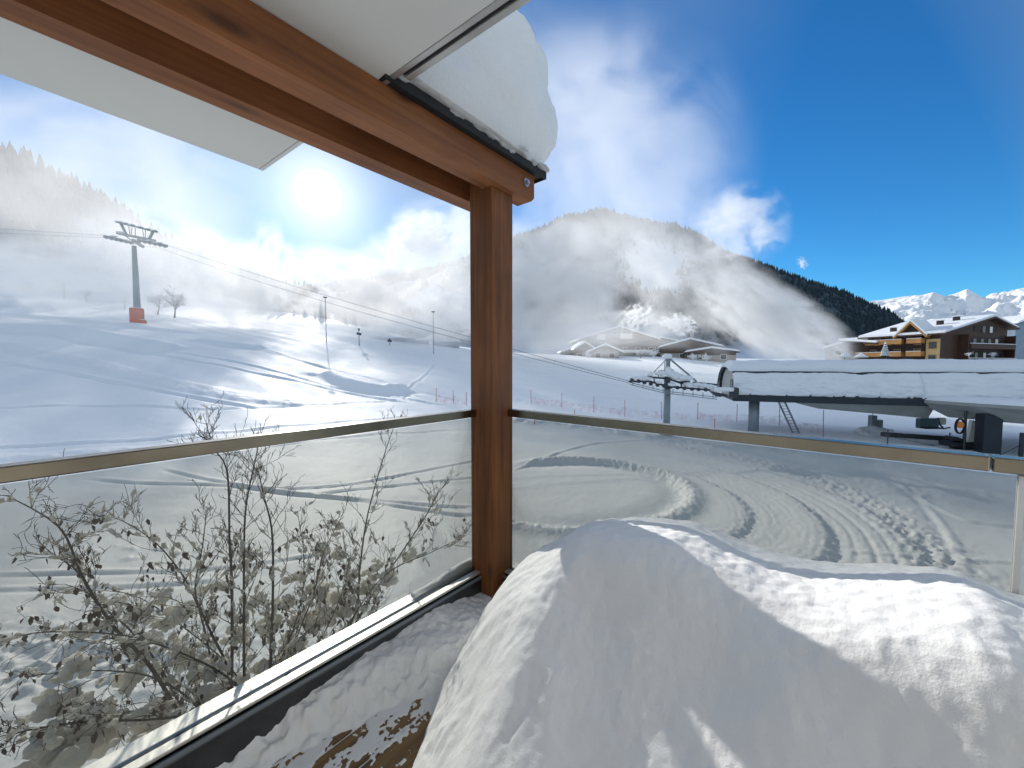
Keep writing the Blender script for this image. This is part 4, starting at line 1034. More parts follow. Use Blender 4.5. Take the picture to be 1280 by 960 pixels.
# canopy wing on the right, towards the terrace
wing_top = [(13.4, .3), (15.2, -2.6), (18.6, -6.6), (30, -6.6), (30, .3)]
wing_bot = [(15.0, -.2), (16.9, -2.6), (20.2, -5.6), (30, -5.6), (30, -.2)]
V = [(x, y, 3.45) for x, y in wing_top] + [(x, y, 2.35) for x, y in wing_bot] + [(x, y, 3.66) for x, y in wing_top]
F = [(5,6,7,8,9)] + [(i, (i+1) % 5, 5 + (i+1) % 5, 5 + i) for i in range(5)] + [(10 + i, 10 + (i+1) % 5, (i+1) % 5, i) for i in range(5)] + [(14,13,12,11,10)]
obj('wing', MB().add(V, F), 'station_grey', stn)
xs = np.linspace(13.6, 30, 70); V = []
for x in xs:
    yf = np.interp(x, [13.4, 15.2, 18.6, 30], [.2, -2.5, -6.5, -6.5])
    for k in range(14):
        q = k / 13.; y = yf + (.55 - yf) * q; e = min(1, min(k, 13 - k) / 2.5 + .0) ** .5; V.append((x, y, 3.67 + .34 * e * min(1, (x - 13.6) * 2 + .05) + .05 * float(fbm(x * .6, y * .6, 3)) * e))
obj('wing_snow', MB().add(V, [tuple(int(j) for j in f) for f in gridfaces(70, 14)[:, ::-1]]), 'snow_roof', stn, True)
b = MB(); b.box((16.15, -2.2, 1.3), (1.0, .9, 3.2), bev=.04); obj('pier', b, 'station_dark', stn)
# ladder at the round column
ld = MB(); p0, p1 = at(993, 545, 36.2), at(973, 502, 36.2)
lad = thing('ladder', 'leaning metal ladder beside the round column of the lift station', 'ladder', p0)
for dx in (0, .5): 
    m = MB(); m.bar(p0 + Vector((dx, dx * -.3, 0)), p1 + Vector((dx, dx * -.3, 0)), .09, .12); obj('side_rail', m, 'galv', lad, False, True)
for k in range(12):
    q = p0.lerp(p1, (k + .5) / 12); ld.bar(q, q + Vector((.5, -.15, 0)), .05, .05)
obj('rungs', ld, 'galv', lad, False, True)
# cabinets and machinery on the snow under the station
def gpx(px, py): return ground_at(px, py)
g = gpx(1090, 540); 
cbn = thing('control_cabinet', 'small grey two-part cabinet standing in a snow heap behind the barrier', 'cabinet', g)
obj('tall_box', MB().box((g.x, g.y, g.z + .75), (.50, .45, 1.7), bev=.03), 'galv', cbn, False, True)
obj('side_box', MB().box((g.x + .56, g.y, g.z + .75), (.55, .4, .85), bev=.03), 'galv', cbn, False, True)
obj('antenna', MB().tube([(g.x, g.y, g.z + 1.6), (g.x, g.y, g.z + 2.0)], .02, 6), 'galv_dark', cbn, False, True)
obj('snow_heap', MB().blob((g.x - .1, g.y - .4, g.z), (1.5, .8, .55), 5, 3, .6), 'snow_far', cbn, True, True)
Yb = 31.0
bar0, bar1 = at(1106, 543, Yb), at(1196, 549, Yb); gb = gp(bar0.x, bar0.y)
ba = thing('barrier_arm', 'long black barrier arm lying level under the lift station', 'barrier', gb)
obj('arm', MB().bar(bar0, bar1, .30, .36), 'black_rubber', ba, False, True)
obj('end_cap', MB().box(bar0, (.34, .42, .34), bev=.04), 'dark_metal', ba, False, True)
b = MB(); b.tube([(bar0.x + .25, bar0.y, gb.z - .1), (bar0.x + .25, bar0.y, bar0.z + .4)], .035, 8); obj('post', b, 'dark_metal', ba, False, True)
b = MB(); q = bar0.lerp(bar1, .9); b.tube([(q.x, q.y, gz(q.x, q.y) - .1), (q.x, q.y, q.z + .5)], .04, 8); obj('post', b, 'dark_metal', ba, False, True)
b = MB(); b.bar(bar0 + Vector((.3, 0, -.15)), at(1178, 559, Yb), .03, .03); obj('stay_wire', b, 'dark_metal', ba, False, True)
c = at(1203, 560, 29.5); gc = gp(c.x, c.y)
con = thing('control_stand', 'black machine base with slanted cream panel beside the station pier', 'machine', gc)
b = MB(); b.box((gc.x, gc.y, gc.z + .35), (2.7, 1.0, .35), bev=.05); b.box((gc.x - .9, gc.y - .2, gc.z + .75), (.9, .6, .25), M=Matrix.Rotation(R(14), 3, 'Y'), bev=.03); b.box((gc.x + .3, gc.y, gc.z + .1), (1.8, .8, .3)); obj('base', b, 'black_rubber', con, False, True)
pA, pB = at(1213, 557, 29.3), at(1220, 526, 29.3)
obj('panel', MB().bar(pA, pB, .22, .80, up=(1, 0, 0)), 'panel_white', con, False, True)
obj('panel_edge', MB().bar(pA + Vector((.52, .1, 0)), pB + Vector((.52, .1, 0)), .12, .12), 'station_grey', con, False, True)
pq = at(1205, 556, 29.0); gq = gp(pq.x, pq.y)
sg = thing('signal_post', 'dark post with round orange lamp beside the cream panel', 'signal lamp', gq)
top = at(1205, 514, 29.0)
obj('post', MB().tube([(pq.x, pq.y, gq.z - .1), (pq.x, pq.y, top.z)], .09, 10), 'dark_metal', sg, False, True)
d0 = at(1200, 531, 28.9)
rg = MB(); n = 24
for k in range(n):
    a0, a1 = 2 * math.pi * k / n, 2 * math.pi * (k + 1) / n; rg.bar((d0.x + .34 * math.cos(a0), d0.y, d0.z + .55 * math.sin(a0) - .1), (d0.x + .34 * math.cos(a1), d0.y, d0.z + .55 * math.sin(a1) - .1), .10, .10)
rgo = obj('ring', rg, 'black_rubber', sg, False, True)
obj('lamp', MB().tube([(d0.x, d0.y - .07, d0.z), (d0.x, d0.y + .07, d0.z)], .25, 20), 'lamp_orange', rgo, False, True)
cc = at(1159, 529, 35.0)
chr_ = thing('lift_chair', 'parked teal lift chair hanging under the station underbody', 'lift chair', (cc.x, cc.y, cc.z - .4))
b = MB(); b.box(cc, (1.7, .5, .9), bev=.08); obj('backrest', b, 'teal_paint', chr_, False, True)
obj('seat', MB().box(cc + Vector((0, -.35, -.38)), (1.6, .6, .12), bev=.03), 'black_rubber', chr_, False, True)
b = MB(); b.tube([cc + Vector((.95, 0, .5)), cc + Vector((1.05, -.1, -.1)), cc + Vector((1.2, -.3, -.45)), cc + Vector((1.75, -.3, -.35))], .07, 8); obj('arm', b, 'dark_metal', chr_, True, True); obj('hanger', MB().tube([cc + Vector((0, 0, .4)), cc + Vector((0, 0, 1.4))], .08, 8), 'dark_metal', chr_, True, True)
obj('headrest', MB().box(cc + Vector((1.45, .2, .15)), (.85, .3, .65), bev=.12), 'panel_white', chr_, True, True)
# railing post at the right edge
pr = at(1276, 570, 27.); gr_ = gp(pr.x, pr.y); tp = at(1276, 541, 27.)
rp = thing('railing_post', 'dark railing post with tie wires at the right edge of the picture', 'post', gr_)
obj('post', MB().tube([(pr.x, pr.y, gr_.z - .1), (pr.x, pr.y, tp.z)], .12, 10), 'galv_dark', rp, False, True)
b = MB(); b.bar((pr.x, pr.y, tp.z - .1), (pr.x + 4, pr.y - .4, tp.z - .15), .05, .05); b.bar((pr.x - .1, pr.y, tp.z - .9), (pr.x - 1.5, pr.y, gr_.z), .03, .03); obj('tie_wire', b, 'galv_dark', rp, False, True)

# ------------------------------------------------------------------ piste fence: slender marker poles and netting
pole_mb = MB().tube([(0, 0, -.2), (0, 0, 1.0)], .032, 6)
proto = None
def pole(px, pt, pb, label, far=True):
    global proto
    b_ = ground_at(px, pb); h = (pb - pt) / 480. * b_.y
    if proto is None:
        proto = obj('marker_pole', pole_mb, 'pole_red'); o = proto
    else:
        o = proto.copy(); COL.objects.link(o)
    o.location = b_; o.scale = (1, 1, h); o.rotation_euler = (R(random.uniform(-2, 2)), R(random.uniform(-2, 2)), random.uniform(0, 6)); tag(o, label, 'pole', 'red piste fence poles')
    return b_
row = [(545,485,503,'red pole, farthest left of the poles beside the timber post'),(567,487,505,'red pole in the middle of the three left of the timber post'),(583,490,507,'red pole close to the left edge of the timber post'),
 (664,487,505,'first thin red pole right of the timber post'),(702,491,510,'second thin red pole right of the timber post'),(742,495,516,'third thin red pole right of the timber post'),(781,500,520,'red pole left of the grey lift pylon'),
 (827,502,524,'red pole touching the left side of the lift pylon'),(872,503,526,'red pole between lift pylon and lift station'),(921,505,528,'red pole left of the round station column'),(974,507,531,'red pole behind the foot of the leaning ladder'),(1029,512,545,'tall red pole right of the ladder under the station')]
PB = [pole(*r) for r in row]
for r in [(668,512,531,'short red pole in the nearer row, just right of the timber post'),(718,512,533,'red pole in the nearer row crossing the right handrail'),(772,528,541,'red pole in the nearer row, left of the pylon foot'),(893,523,547,'red pole in the nearer row, right of the pylon foot')]: pole(*r)
def net(P, label):
    V = []; F = []
    for i in range(len(P) - 1):
        for k in range(12):
            q = P[i].lerp(P[i+1], k / 12.); h = 1.05 - .25 * math.sin(math.pi * k / 12.)
            V += [(q.x, q.y, gz(q.x, q.y) + .05), (q.x, q.y, gz(q.x, q.y) + h)]
    for i in range(len(V) // 2 - 1): F.append((2*i, 2*i+2, 2*i+3, 2*i+1))
    o = obj('safety_net', MB().add(V, F), 'net', None, False, origin=P[0]); tag(o, label, 'net')
net(PB[:3], 'faint pink safety net left of the timber post'); net(PB[3:], 'faint pink safety net strung along the poles in front of the chalets')

# ------------------------------------------------------------------ posts and huts on the crest
def post(name, px, pt, pb, label, cat, r=.07, head=None):
    b_ = ground_at(px, pb, 5, 240); h = (pb - pt) / 480. * b_.y
    t = thing(name, label, cat, b_)
    obj('pole', MB().tube([(0, 0, -.3), (0, 0, h)], [r, r * .6], 8), 'tower_grey', t)
    if head == 'lamp': obj('lamp_head', MB().box((.0, -.1, h + .1), (.75, .5, .2), bev=.06), 'galv_dark', t)
    if head == 'lance':
        obj('nozzle_arm', MB().bar((-.5, 0, h * .72), (.5, 0, h * .66), .12, .5).box((0, 0, h * .95), (.3, .3, .5), bev=.05), 'galv_dark', t)
    return t
post('floodlight_mast', 408, 373, 428, 'tall slim floodlight mast on the crest, left of the snow lance', 'lamp post', .10, 'lamp')
post('floodlight_mast', 542, 391, 443, 'tall slim floodlight mast left of the timber post', 'lamp post', .09, 'lamp')
post('snow_lance', 449, 411, 432, 'short snow lance standing on the crest between two masts', 'snow lance', .12, 'lance')
post('snow_lance', 487, 424, 431, 'tiny snow lance at the foot of the spray on the crest', 'snow lance', .12, 'lance')
post('marker_post', 280, 380, 404, 'lone thin post on the misty slope right of the lift tower', 'post', .06)
def hut(px, pb, wpx, hpx, Y, label, mat='hut_grey'):
    c = at(px, pb, Y); c.z = min(c.z, gz(c.x, c.y)); w = wpx / 480. * Y; h = hpx / 480. * Y; t = thing('hut', label, 'hut', c)
    obj('wall', MB().box((0, 1, h / 2 - .4), (w, 2.4, h + .8)), mat, t); obj('roof', MB().box((0, 1, h + .08), (w + .3, 2.7, .16)), 'hut_grey', t)
    obj('snow_cover', MB().box((0, 1, h + .36), (w + .5, 2.8, .42), bev=.16), 'snow_far', t, True)
hut(525, 435, 18, 8, 112, 'low grey hut on the crest, left of the longer hut'); hut(557, 438, 32, 10, 114, 'longer grey hut on the crest beside the timber post')

# ------------------------------------------------------------------ chalets
def win(root, x, y, z, w, h, axis='y', mat='window_glass', frame='white_frame', s=-1):
    """window on a facade: frame is a sub-part"""
    if axis == 'y': o = obj('window', MB().box((x, y, z), (w, .10, h)), mat, root); obj('frame', MB().box((x, y + .02, z), (w + .24, .10, h + .24)), frame, o)
    else: o = obj('window', MB().box((x, y, z), (.10, w, h)), mat, root); obj('frame', MB().box((x + .02, y, z), (.10, w + .24, h + .24)), frame, o)
def gable(root, w, d, h, rise, wall, over=1.0, snow=.55, y0=0., x0=0., zb=-1.5, roofm='chalet_dark'):
    obj('wall', MB().prism([(x0 - w/2, y0, zb), (x0 + w/2, y0, zb), (x0 + w/2, y0, h), (x0, y0, h + rise), (x0 - w/2, y0, h)], (0, d, 0)), wall, root)
    sl = rise / (w / 2)
    rf = MB(); sn = MB()
    for s in (-1, 1):
        e = w / 2 + over
        a = (x0, 0, h + rise); c = (x0 + s * e, 0, h + rise - sl * e)
        t = .28; rf.prism([(a[0], y0 - over, a[2] + .02), (c[0], y0 - over, c[2] + .02), (c[0], y0 - over, c[2] + t), (a[0], y0 - over, a[2] + t)][::s], (0, d + 2 * over, 0))
    ns = 22; V = []; F = []
    prof = []
    for k in range(ns + 1):
        q = -1 + 2 * k / ns; e = w / 2 + over + .12; edge = min(1, (1 - abs(q)) * 9 + .0) ** .5
        prof.append((x0 + q * e, h + rise - sl * abs(q) * e * (1 if abs(q) > .08 else 1) + .28 + snow * edge))
    lowr = [(x0 + (w/2 + over) , h + rise - sl * (w/2 + over) + .25), (x0, h + rise + .25), (x0 - (w/2 + over), h + rise - sl * (w/2 + over) + .25)]
    poly = [(x, y0 - over - .1, z) for x, z in prof] + [(x, y0 - over - .1, z) for x, z in lowr]
    sn.prism(poly[::-1], (0, d + 2 * over + .2, 0))
    ro = obj('roof', rf, roofm, root); obj('roof_snow', sn, 'snow_roof', ro, False)
    return ro
def chalet(px, py, Y, w, d, h, rise, label, rz=0., wall='fog_wood', name='chalet', extra=None, bal=0, wins=True, plaster=True):
    c = at(px, py, Y); t = thing(name, label, 'chalet', c, rz)
    ro = gable(t, w, d, h, rise, wall)
    if plaster: obj('plinth', MB().box((0, d / 2, .2), (w + .1, d + .1, h * .5 + 2)), 'fog_plaster', t)
    for k in range(bal):
        z = h * (.42 + .34 * k); bo_ = obj('balcony', MB().box((0, -.6, z), (w * .86, 1.2, .16)).box((0, -1.18, z + .5), (w * .86, .10, .85)), 'fog_wood' if k else 'white_frame', t)
    if wins:
        n = max(2, int(w / 4.5))
        for r in range(max(1, int(h / 2.9))):
            for k in range(n): win(t, -w / 2 + w * (k + .5) / n, -.03 if not plaster or r else -.10, 1.4 + r * 2.8, 1.5, 1.3)
    return t
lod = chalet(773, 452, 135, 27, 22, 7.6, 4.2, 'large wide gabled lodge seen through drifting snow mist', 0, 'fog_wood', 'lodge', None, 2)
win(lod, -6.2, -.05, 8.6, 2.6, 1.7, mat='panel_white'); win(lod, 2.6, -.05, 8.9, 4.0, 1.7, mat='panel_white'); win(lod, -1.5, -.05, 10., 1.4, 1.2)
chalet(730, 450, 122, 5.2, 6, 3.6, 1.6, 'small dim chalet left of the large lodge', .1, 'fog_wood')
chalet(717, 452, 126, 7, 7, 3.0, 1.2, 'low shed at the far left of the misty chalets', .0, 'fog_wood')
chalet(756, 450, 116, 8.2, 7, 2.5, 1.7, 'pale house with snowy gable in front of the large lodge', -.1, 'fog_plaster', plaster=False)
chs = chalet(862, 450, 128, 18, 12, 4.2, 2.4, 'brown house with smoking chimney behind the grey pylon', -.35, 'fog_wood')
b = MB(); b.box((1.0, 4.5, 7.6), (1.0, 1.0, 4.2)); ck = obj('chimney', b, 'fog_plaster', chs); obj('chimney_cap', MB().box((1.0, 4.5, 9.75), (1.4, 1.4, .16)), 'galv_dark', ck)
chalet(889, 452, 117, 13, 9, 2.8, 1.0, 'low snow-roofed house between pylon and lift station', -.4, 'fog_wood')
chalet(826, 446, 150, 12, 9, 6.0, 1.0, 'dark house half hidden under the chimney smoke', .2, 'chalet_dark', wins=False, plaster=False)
chalet(1062, 447, 108, 10.5, 9, 2.6, 1.9, 'small dark chalet left of the balconied hotel', -.75, 'chalet_dark', plaster=False)

# the balconied hotel on the right
HX = Vector((100., 90., 0)); hz0 = min(gz(100, 90), 5.0); HX.z = hz0
ht = thing('hotel', 'large timber hotel with sunlit golden balconies and a snowy roof', 'hotel', HX, math.atan2(.3, .95))
ht.scale = (.88, .96, 1)
def HZ(z): return z - hz0
# main block, its broad gable towards the terrace
Wd, Dp = 31., 15.; zE0, zR, zE1 = HZ(13.9), HZ(18.0), HZ(15.8); xr = 20.5
obj('wall', MB().prism([(0, 0, -3), (Wd, 0, -3), (Wd, 0, zE1), (xr, 0, zR), (0, 0, zE0)], (0, Dp, 0)), 'chalet_brown_shade', ht)
rf = MB(); ov = 1.6
rf.prism([(-ov, -ov, zE0 - .32), (xr, -ov, zR), (xr, -ov, zR + .35), (-ov, -ov, zE0 + .03)], (0, Dp + 2 * ov, 0)); rf.prism([(xr, -ov, zR), (Wd + ov, -ov, zE1 - .35), (Wd + ov, -ov, zE1), (xr, -ov, zR + .35)], (0, Dp + 2 * ov, 0))
ro = obj('roof', rf, 'chalet_brown_shade', ht)
obj('roof_snow', MB().prism([(-ov, -ov + .2, zE0 + .04), (xr, -ov + .2, zR + .36), (Wd + ov, -ov + .2, zE1 + .01), (Wd + ov, -ov + .2, zE1 + .5), (xr, -ov + .2, zR + .95), (-ov, -ov + .2, zE0 + .55)], (0, Dp + 2 * ov - .4, 0)), 'snow_roof', ro)
for x, y in ((4.5, 7), (9, 4), (14.5, 3.2), (2.5, 10.5)): c_ = obj('chimney', MB().box((x, y, zE0 + (zR - zE0) * x / xr + 1.0), (1.1, 1.0, 1.6)), 'chalet_dark', ro); obj('chimney_cap', MB().box((x, y, zE0 + (zR - zE0) * x / xr + 1.92), (1.5, 1.4, .2), bev=.08), 'snow_roof', c_)
# right facade: flat dark panels painted as loggia shade behind long balconies
for z, w0, w1 in ((HZ(12.3), 9.0, 29.), (HZ(8.9), 8.2, 30.), (HZ(15.4), 14.5, 26.)):
    obj('loggia_shade', MB().box(((w0 + w1) / 2, -.04, z + .1), (w1 - w0, .10, 1.9 if z < HZ(15) else 1.5)), 'chalet_dark', ht)
for z, w0, w1 in ((HZ(10.9), 8.6, 30.), (HZ(7.4), 8.0, 30.6)):
    bo_ = obj('balcony', MB().box(((w0 + w1) / 2, -1.0, z - .4), (w1 - w0, 1.9, .2)).box(((w0 + w1) / 2, -1.9, z + .18), (w1 - w0, .14, 1.05)), 'chalet_brown_shade', ht)
    obj('balcony_snow', MB().box(((w0 + w1) / 2, -1.9, z + .78), (w1 - w0, .3, .14), bev=.05), 'snow_roof', bo_)
for x, z in ((18.5, HZ(12.2)), (22, HZ(12.2)), (25.5, HZ(12.2)), (15, HZ(12.2)), (16, HZ(8.8)), (20, HZ(8.8)), (24.5, HZ(8.8)), (28, HZ(8.8)), (19, HZ(15.3)), (22.5, HZ(15.3))): win(ht, x, -.12, z, 1.3, 1.5, frame='chalet_brown_shade', mat='panel_white' if x in (20, 25.5, 22.5) else 'window_glass')
for x in (8.0, 30.2): obj('side_panel', MB().box((x, -.9, HZ(9.5)), (.25, 1.8, 8.6)), 'chalet_brown_shade', ht)
# left facade in the sun: plain corner bay, cross gable, long balconies
obj('corner_bay', MB().box((-.13, 1.25, HZ(8.6)), (.24, 2.5, 8.2)), 'chalet_plaster', ht)
for z in (HZ(11.2), HZ(8.1)): win(ht, -.32, 1.25, z, 1.3, 1.5, 'x', frame='chalet_gold_lit')
zg = HZ(16.7)
obj('cross_gable', MB().prism([(-.9, 3.0, HZ(12.2)), (-.9, 7.4, HZ(12.2)), (-.9, 7.4, HZ(13.4)), (-.9, 5.2, zg - .5), (-.9, 3.0, HZ(13.4))], (4.5, 0, 0)), 'chalet_dark', ht)
gb_ = MB(); 
for s in (-1, 1): gb_.prism([(-1.7, 5.2, zg), (-1.7, 5.2 + s * 3.3, HZ(13.0)), (-1.7, 5.2 + s * 3.3, HZ(13.0) + .5), (-1.7, 5.2, zg + .55)][::s], (6, 0, 0))
go = obj('gable_roof', gb_, 'chalet_gold_lit', ht)
gs = MB()
for s in (-1, 1): gs.prism([(-1.65, 5.2, zg + .56), (-1.65, 5.2 + s * 3.4, HZ(13.52)), (-1.65, 5.2 + s * 3.4, HZ(13.95)), (-1.65, 5.2, zg + 1.05)][::s], (7, 0, 0))
obj('gable_snow', gs, 'snow_roof', go)
obj('recess_shade', MB().box((-.06, 5.0, HZ(8.5)), (.1, 4.4, 8)), 'chalet_dark', ht); obj('recess_shade', MB().box((-.06, 11., HZ(8.5)), (.1, 7.2, 8)), 'chalet_dark', ht)  # flat dark panels standing in for shade behind the balconies
for z in (HZ(12.4), HZ(9.3)):
    for y0, y1, e in ((2.7, 5.6, 0), (6.6, 14.6, .3)):
        if z < HZ(10): y1 += (2.2 if y0 > 6 else 0)
        b_ = obj('balcony', MB().box((-.95, (y0 + y1) / 2, z - .55), (1.9, y1 - y0, .16)).box((-1.9, (y0 + y1) / 2, z), (.14, y1 - y0, 1.05)).box((-1.0, y0 + .06, z), (1.8, .12, 1.05)), 'chalet_gold_lit', ht)
        obj('balcony_snow', MB().box((-1.9, (y0 + y1) / 2, z + .58), (.26, y1 - y0, .10), bev=.04), 'snow_roof', b_)
for y, z in ((8, HZ(12.6)), (10.2, HZ(12.6)), (12.6, HZ(12.6)), (8.2, HZ(9.6)), (11, HZ(9.6)), (13.5, HZ(9.6)), (4.2, HZ(9.6)), (4.2, HZ(12.4)), (9, HZ(6.6)), (12.5, HZ(6.6))): win(ht, -.16, y, z, 1.2, 1.7, 'x', frame='chalet_gold_lit')
# lower wing beyond
obj('wing_wall', MB().box((5, 17.6, HZ(7.5)), (9.6, 5, 9.6)), 'chalet_brown_shade', ht)
wr = obj('wing_roof', MB().box((3.8, 16.2, HZ(13.1)), (13, 9.5, .3), M=Matrix.Rotation(R(7), 3, 'X') @ Matrix.Rotation(R(-4), 3, 'Y')), 'chalet_brown_shade', ht); obj('wing_snow', MB().box((3.8, 16.2, HZ(13.55)), (13, 9.5, .55), M=Matrix.Rotation(R(7), 3, 'X') @ Matrix.Rotation(R(-4), 3, 'Y'), bev=.2), 'snow_roof', wr)
# neighbour at the right edge
c = at(1279, 452, 112); nb = thing('apartment_house', 'pale blue-grey house at the right edge behind the hotel', 'house', c, .1)
gable(nb, 13, 10, 11.0, 2.0, 'blue_plaster', x0=3.2)
for z in (5, 8): win(nb, .6, -.05, z, 1.3, 1.4); win(nb, 4, -.05, z, 1.3, 1.4)
# folded parasols and little snow-laden trees before the hotel
def cone_tree(px, py, pt, wpx, Y, label, name='snowy_spruce', cat='tree'):
    c = at(px, py, Y); h = (py - pt) / 480. * Y; w = wpx / 480. * Y; t = thing(name, label, cat, c)
    obj('trunk', MB().tube([(0, 0, -1), (0, 0, h * .5)], .10, 6), 'bark', t)
    m = MB(); s_ = MB(); r_ = random.Random(int(px))
    for k in range(7):
        z = h * (.12 + .125 * k); rr = w / 2 * (1 - k / 7.6)
        for j in range(9):
            a = j / 9 * 6.28 + k * .4; m.blob((rr * .6 * math.cos(a), rr * .6 * math.sin(a), z), (rr * .42, rr * .42, h * .07), r_.randrange(99), 1, .5); s_.blob((rr * .66 * math.cos(a), rr * .66 * math.sin(a), z + h * .05), (rr * .42, rr * .42, h * .05), r_.randrange(99), 1, .5)
    s_.blob((0, 0, h * .97), (w * .07, w * .07, h * .07), 1, 1, .3)
    obj('crown', m, 'conifer_near', t, True); obj('snow_cover', s_, 'snow_far', t, True)
def parasol(px, py, pt, wpx, Y, label):
    c = at(px, py, Y); h = (py - pt) / 480. * Y; w = wpx / 480. * Y; t = thing('parasol', label, 'parasol', c)
    obj('pole', MB().tube([(0, 0, -1.5), (0, 0, h * .6)], .06, 6), 'galv_dark', t)
    obj('canopy', MB().tube([(0, 0, h * .05), (0, 0, h * .5), (0, 0, h)], [w / 2, w / 4, .05], 10), 'snow_far', t, True)
parasol(1056, 447, 440, 15, 88, 'snow-covered conical parasol, left one before the small dark chalet'); parasol(1076, 447, 440.5, 15, 88, 'snow-covered conical parasol, right one near the hotel balconies')
cone_tree(1106, 447, 428, 9, 84, 'slim frosted tree in front of the hotel balconies')

# ------------------------------------------------------------------ bare frosted trees on the crest
def bare_tree(px, pb, h, label, seed, Y=None, mat='far_bark', name='bare_tree', frost=True, wide=1.):
    r_ = random.Random(seed); b_ = ground_at(px, pb, 5, 240) if Y is None else at(px, pb, Y)
    t = thing(name, label, 'tree', b_); tr, cr, fr_ = MB(), MB(), MB()
    def grow(p, d, L, rad, lev):
        pts = [p]; c = p.copy()
        for i in range(4):
            d = (d + Vector((r_.gauss(0, .13), r_.gauss(0, .13), .05))).normalized(); c = c + d * L / 4; pts.append(c.copy())
        (tr if lev == 0 else cr).tube(pts, [rad * (1 - .5 * i / 4) for i in range(5)], 6 if lev < 2 else 3, False)
        if lev == 4: 
            if frost and r_.random() < .35: fr_.blob(pts[-1], (h * .022, h * .022, h * .016), r_.randrange(99), 1, .5)
            return
        for k in range(4 if lev else 6):
            s = Vector((r_.gauss(0, 1) * wide, r_.gauss(0, 1) * wide, r_.gauss(.15, .45))).normalized(); grow(pts[2 + k % 3] if lev else pts[3 + k % 2], d * .75 + s * .8, L * r_.uniform(.55, .8), rad * .5, lev + 1)
    grow(Vector((0, 0, -.2)), Vector((0, 0, 1)), h * .36, h * .022, 0)
    obj('trunk', tr, mat, t, True); obj('crown', cr, mat, t, True)
    if frost and fr_.v: obj('frost', fr_, 'frost', t, True)
bare_tree(155, 386, 7, 'small bare tree just left of the lift tower', 1); bare_tree(197, 393, 8.5, 'bare round tree just right of the lift tower', 2)
bare_tree(218, 397, 9, 'bare frosted tree second to the right of the lift tower', 3); bare_tree(80, 374, 10, 'bare tree in thick mist between the left edge and the lift tower', 4); bare_tree(40, 371, 8, 'pale bare tree near the left edge of the crest', 5)
bare_tree(8, 366, 9, 'bare tree at the left edge of the crest', 6); bare_tree(108, 377, 6, 'tiny bare tree in the mist left of the lift tower', 7)
bare_tree(868, 456, 4.5, 'white frosted bush just right of the pylon top', 11, 108, 'frost', 'frosted_bush', True, 1.5); bare_tree(884, 457, 4.5, 'white frosted bush before the low snow-roofed house', 12, 108, 'frost', 'frosted_bush', True, 1.5); bare_tree(818, 452, 5, 'frosted bush left of the pylon top', 13, 112, 'frost', 'frosted_bush', True, 1.4)
bare_tree(735, 453, 4.5, 'grey frosted bush below the small dim chalet', 14, 112, 'frost', 'frosted_bush', True, 1.4); bare_tree(800, 452, 5, 'grey frosted bush below the right end of the large lodge', 15, 113, 'far_bark', 'frosted_bush', True, 1.4)
bare_tree(1212, 447, 1.7, 'snowy hedge bush before the dark hotel balconies', 16, 84, 'frost', 'frosted_bush', True, 1.6); bare_tree(1240, 447, 1.8, 'snowy hedge bush near the right end of the hotel', 17, 84, 'frost', 'frosted_bush', True, 1.6)
# ------------------------------------------------------------------ snow-gun mist and chimney smoke: scattering volumes
_sph = None
def plume(name, label, px, py, Y, rx, ry, rz, rot=0., dens=.06, yaw=0., **kw):
    V, F = ICO[3]; mb = MB().add(V, F)
    m = mat_mist(dens, **kw)
    o = obj(name, mb, m); o.location = at(px, py, Y); o.scale = (rx, ry, rz)
    o.rotation_euler = (0, R(-rot), R(yaw)); tag(o, label, None, None, 'stuff')
    m.cycles.volume_step_rate = STEP if hasattr(m.cycles, 'volume_step_rate') else 1
    return o
STEP = .5
# right of the timber post: two snow guns blowing left
A_ = 'snow_mist'
plume(A_, 'spray rising from the snow guns right of the pylon', 968, 405, 92, 25, 9, 10, -30, .19, lo=.38, hi=.74, nscale=1.7)
plume(A_, 'broad cloud of snow mist drifting over the chalets', 850, 345, 98, 34, 12, 19, -32, .055, lo=.40, hi=.78, nscale=1.6)
plume(A_, 'dense bank of snow mist just right of the timber post', 680, 365, 96, 29, 12, 22, 15, .11, lo=.36, hi=.74, nscale=1.6)
plume(A_, 'low bank of mist along the snow before the chalets', 740, 412, 103, 36, 10, 9, 0, .055, lo=.34, hi=.78, nscale=1.8)
plume(A_, 'thin mist veil rising high into the blue sky', 760, 200, 115, 48, 14, 48, 20, .022, lo=.36, hi=.78, nscale=1.2)
plume(A_, 'faint wisp at the upper right of the mist', 925, 285, 118, 17, 9, 15, 0, .075, lo=.42, hi=.78, nscale=1.5)
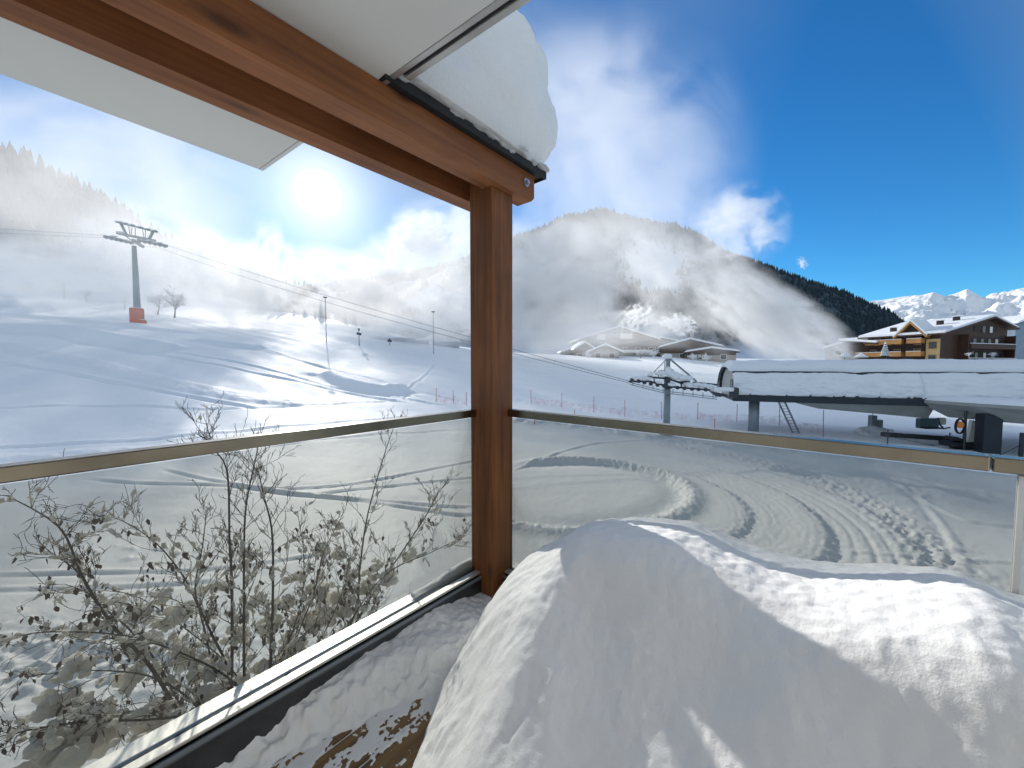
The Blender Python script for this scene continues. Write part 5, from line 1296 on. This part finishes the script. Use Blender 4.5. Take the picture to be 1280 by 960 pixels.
# behind and left of the post
plume(A_, 'cumulus-like mist left of the timber post', 545, 340, 150, 43, 18, 31, 20, .05, lo=.40, hi=.70, nscale=2.0)
plume(A_, 'billowing mist above the crest in the middle left', 440, 372, 148, 40, 17, 21, -15, .06, lo=.40, hi=.70, nscale=2.0)
plume(A_, 'white puff of mist in front of the sky', 528, 290, 150, 16, 8, 10, 10, .09, lo=.44, hi=.68, nscale=1.6)
plume(A_, 'bright snow-gun spray right of the lift tower', 300, 365, 97, 22, 9, 13, -40, .11, lo=.38, hi=.72, nscale=1.8)
plume(A_, 'mist trailing up the slope behind the lift tower', 205, 335, 110, 34, 12, 20, -30, .055, lo=.36, hi=.76, nscale=1.6)
plume(A_, 'mist bank at the foot of the left hillside', 70, 348, 92, 36, 9, 11, -8, .075, lo=.36, hi=.74, nscale=1.7)
plume(A_, 'thin mist veil over the whole left hillside', 60, 270, 150, 100, 26, 58, -15, .013, lo=.22, hi=.70, nscale=1.2)
plume(A_, 'hazy mist in the sky left of the sun', 180, 200, 190, 80, 26, 46, -10, .005, lo=.36, hi=.78, nscale=1.4)
plume(A_, 'light mist over the low huts left of the timber post', 500, 418, 100, 26, 8, 6, 0, .09, lo=.30, hi=.74, nscale=2.0)
plume(A_, 'thin mist between the lift tower and the terrace', 150, 345, 66, 28, 8, 12, -10, .013, lo=.15, hi=.75, nscale=1.6)
plume(A_, 'white column of spray rising beside the crest trees', 330, 345, 100, 9, 6, 17, -12, .09, lo=.40, hi=.75, nscale=1.8)
plume(A_, 'bright billow of mist low against the timber post', 565, 395, 125, 16, 10, 12, 0, .12, lo=.40, hi=.75, nscale=1.9)
# chimney smoke
plume('chimney_smoke', 'white smoke blown left from the chimney behind the pylon', 848, 405, 119, 7.5, 3.4, 4.2, -14, 1.9, lo=.60, hi=.86, nscale=2.6)
plume('chimney_smoke', 'thinner smoke drifting towards the large lodge roof', 795, 396, 121, 8, 3.4, 5.4, 30, 1.0, lo=.60, hi=.88, nscale=2.6)
plume('cloud', 'tiny lone white cloud in the blue sky', 1003, 329, 400, 6, 5, 9, 35, .30, lo=.56, hi=.90, nscale=1.9)
S.render.engine = 'CYCLES'
S.cycles.use_denoising = True
try: S.cycles.denoiser = 'OPENIMAGEDENOISE'; S.cycles.denoising_input_passes = 'RGB_ALBEDO_NORMAL'
except Exception: pass
S.cycles.max_bounces = 8; S.cycles.diffuse_bounces = 3; S.cycles.glossy_bounces = 3; S.cycles.transparent_max_bounces = 24; S.cycles.volume_bounces = 3
S.cycles.use_adaptive_sampling = True; S.cycles.adaptive_threshold = .025
S.cycles.volume_step_rate = 1.0; S.cycles.volume_max_steps = 128
S.cycles.caustics_reflective = False; S.cycles.caustics_refractive = False
S.cycles.sample_clamp_indirect = 4
S.view_settings.view_transform = 'Standard'; S.view_settings.look = 'None'; S.view_settings.exposure = 0; S.view_settings.gamma = 1
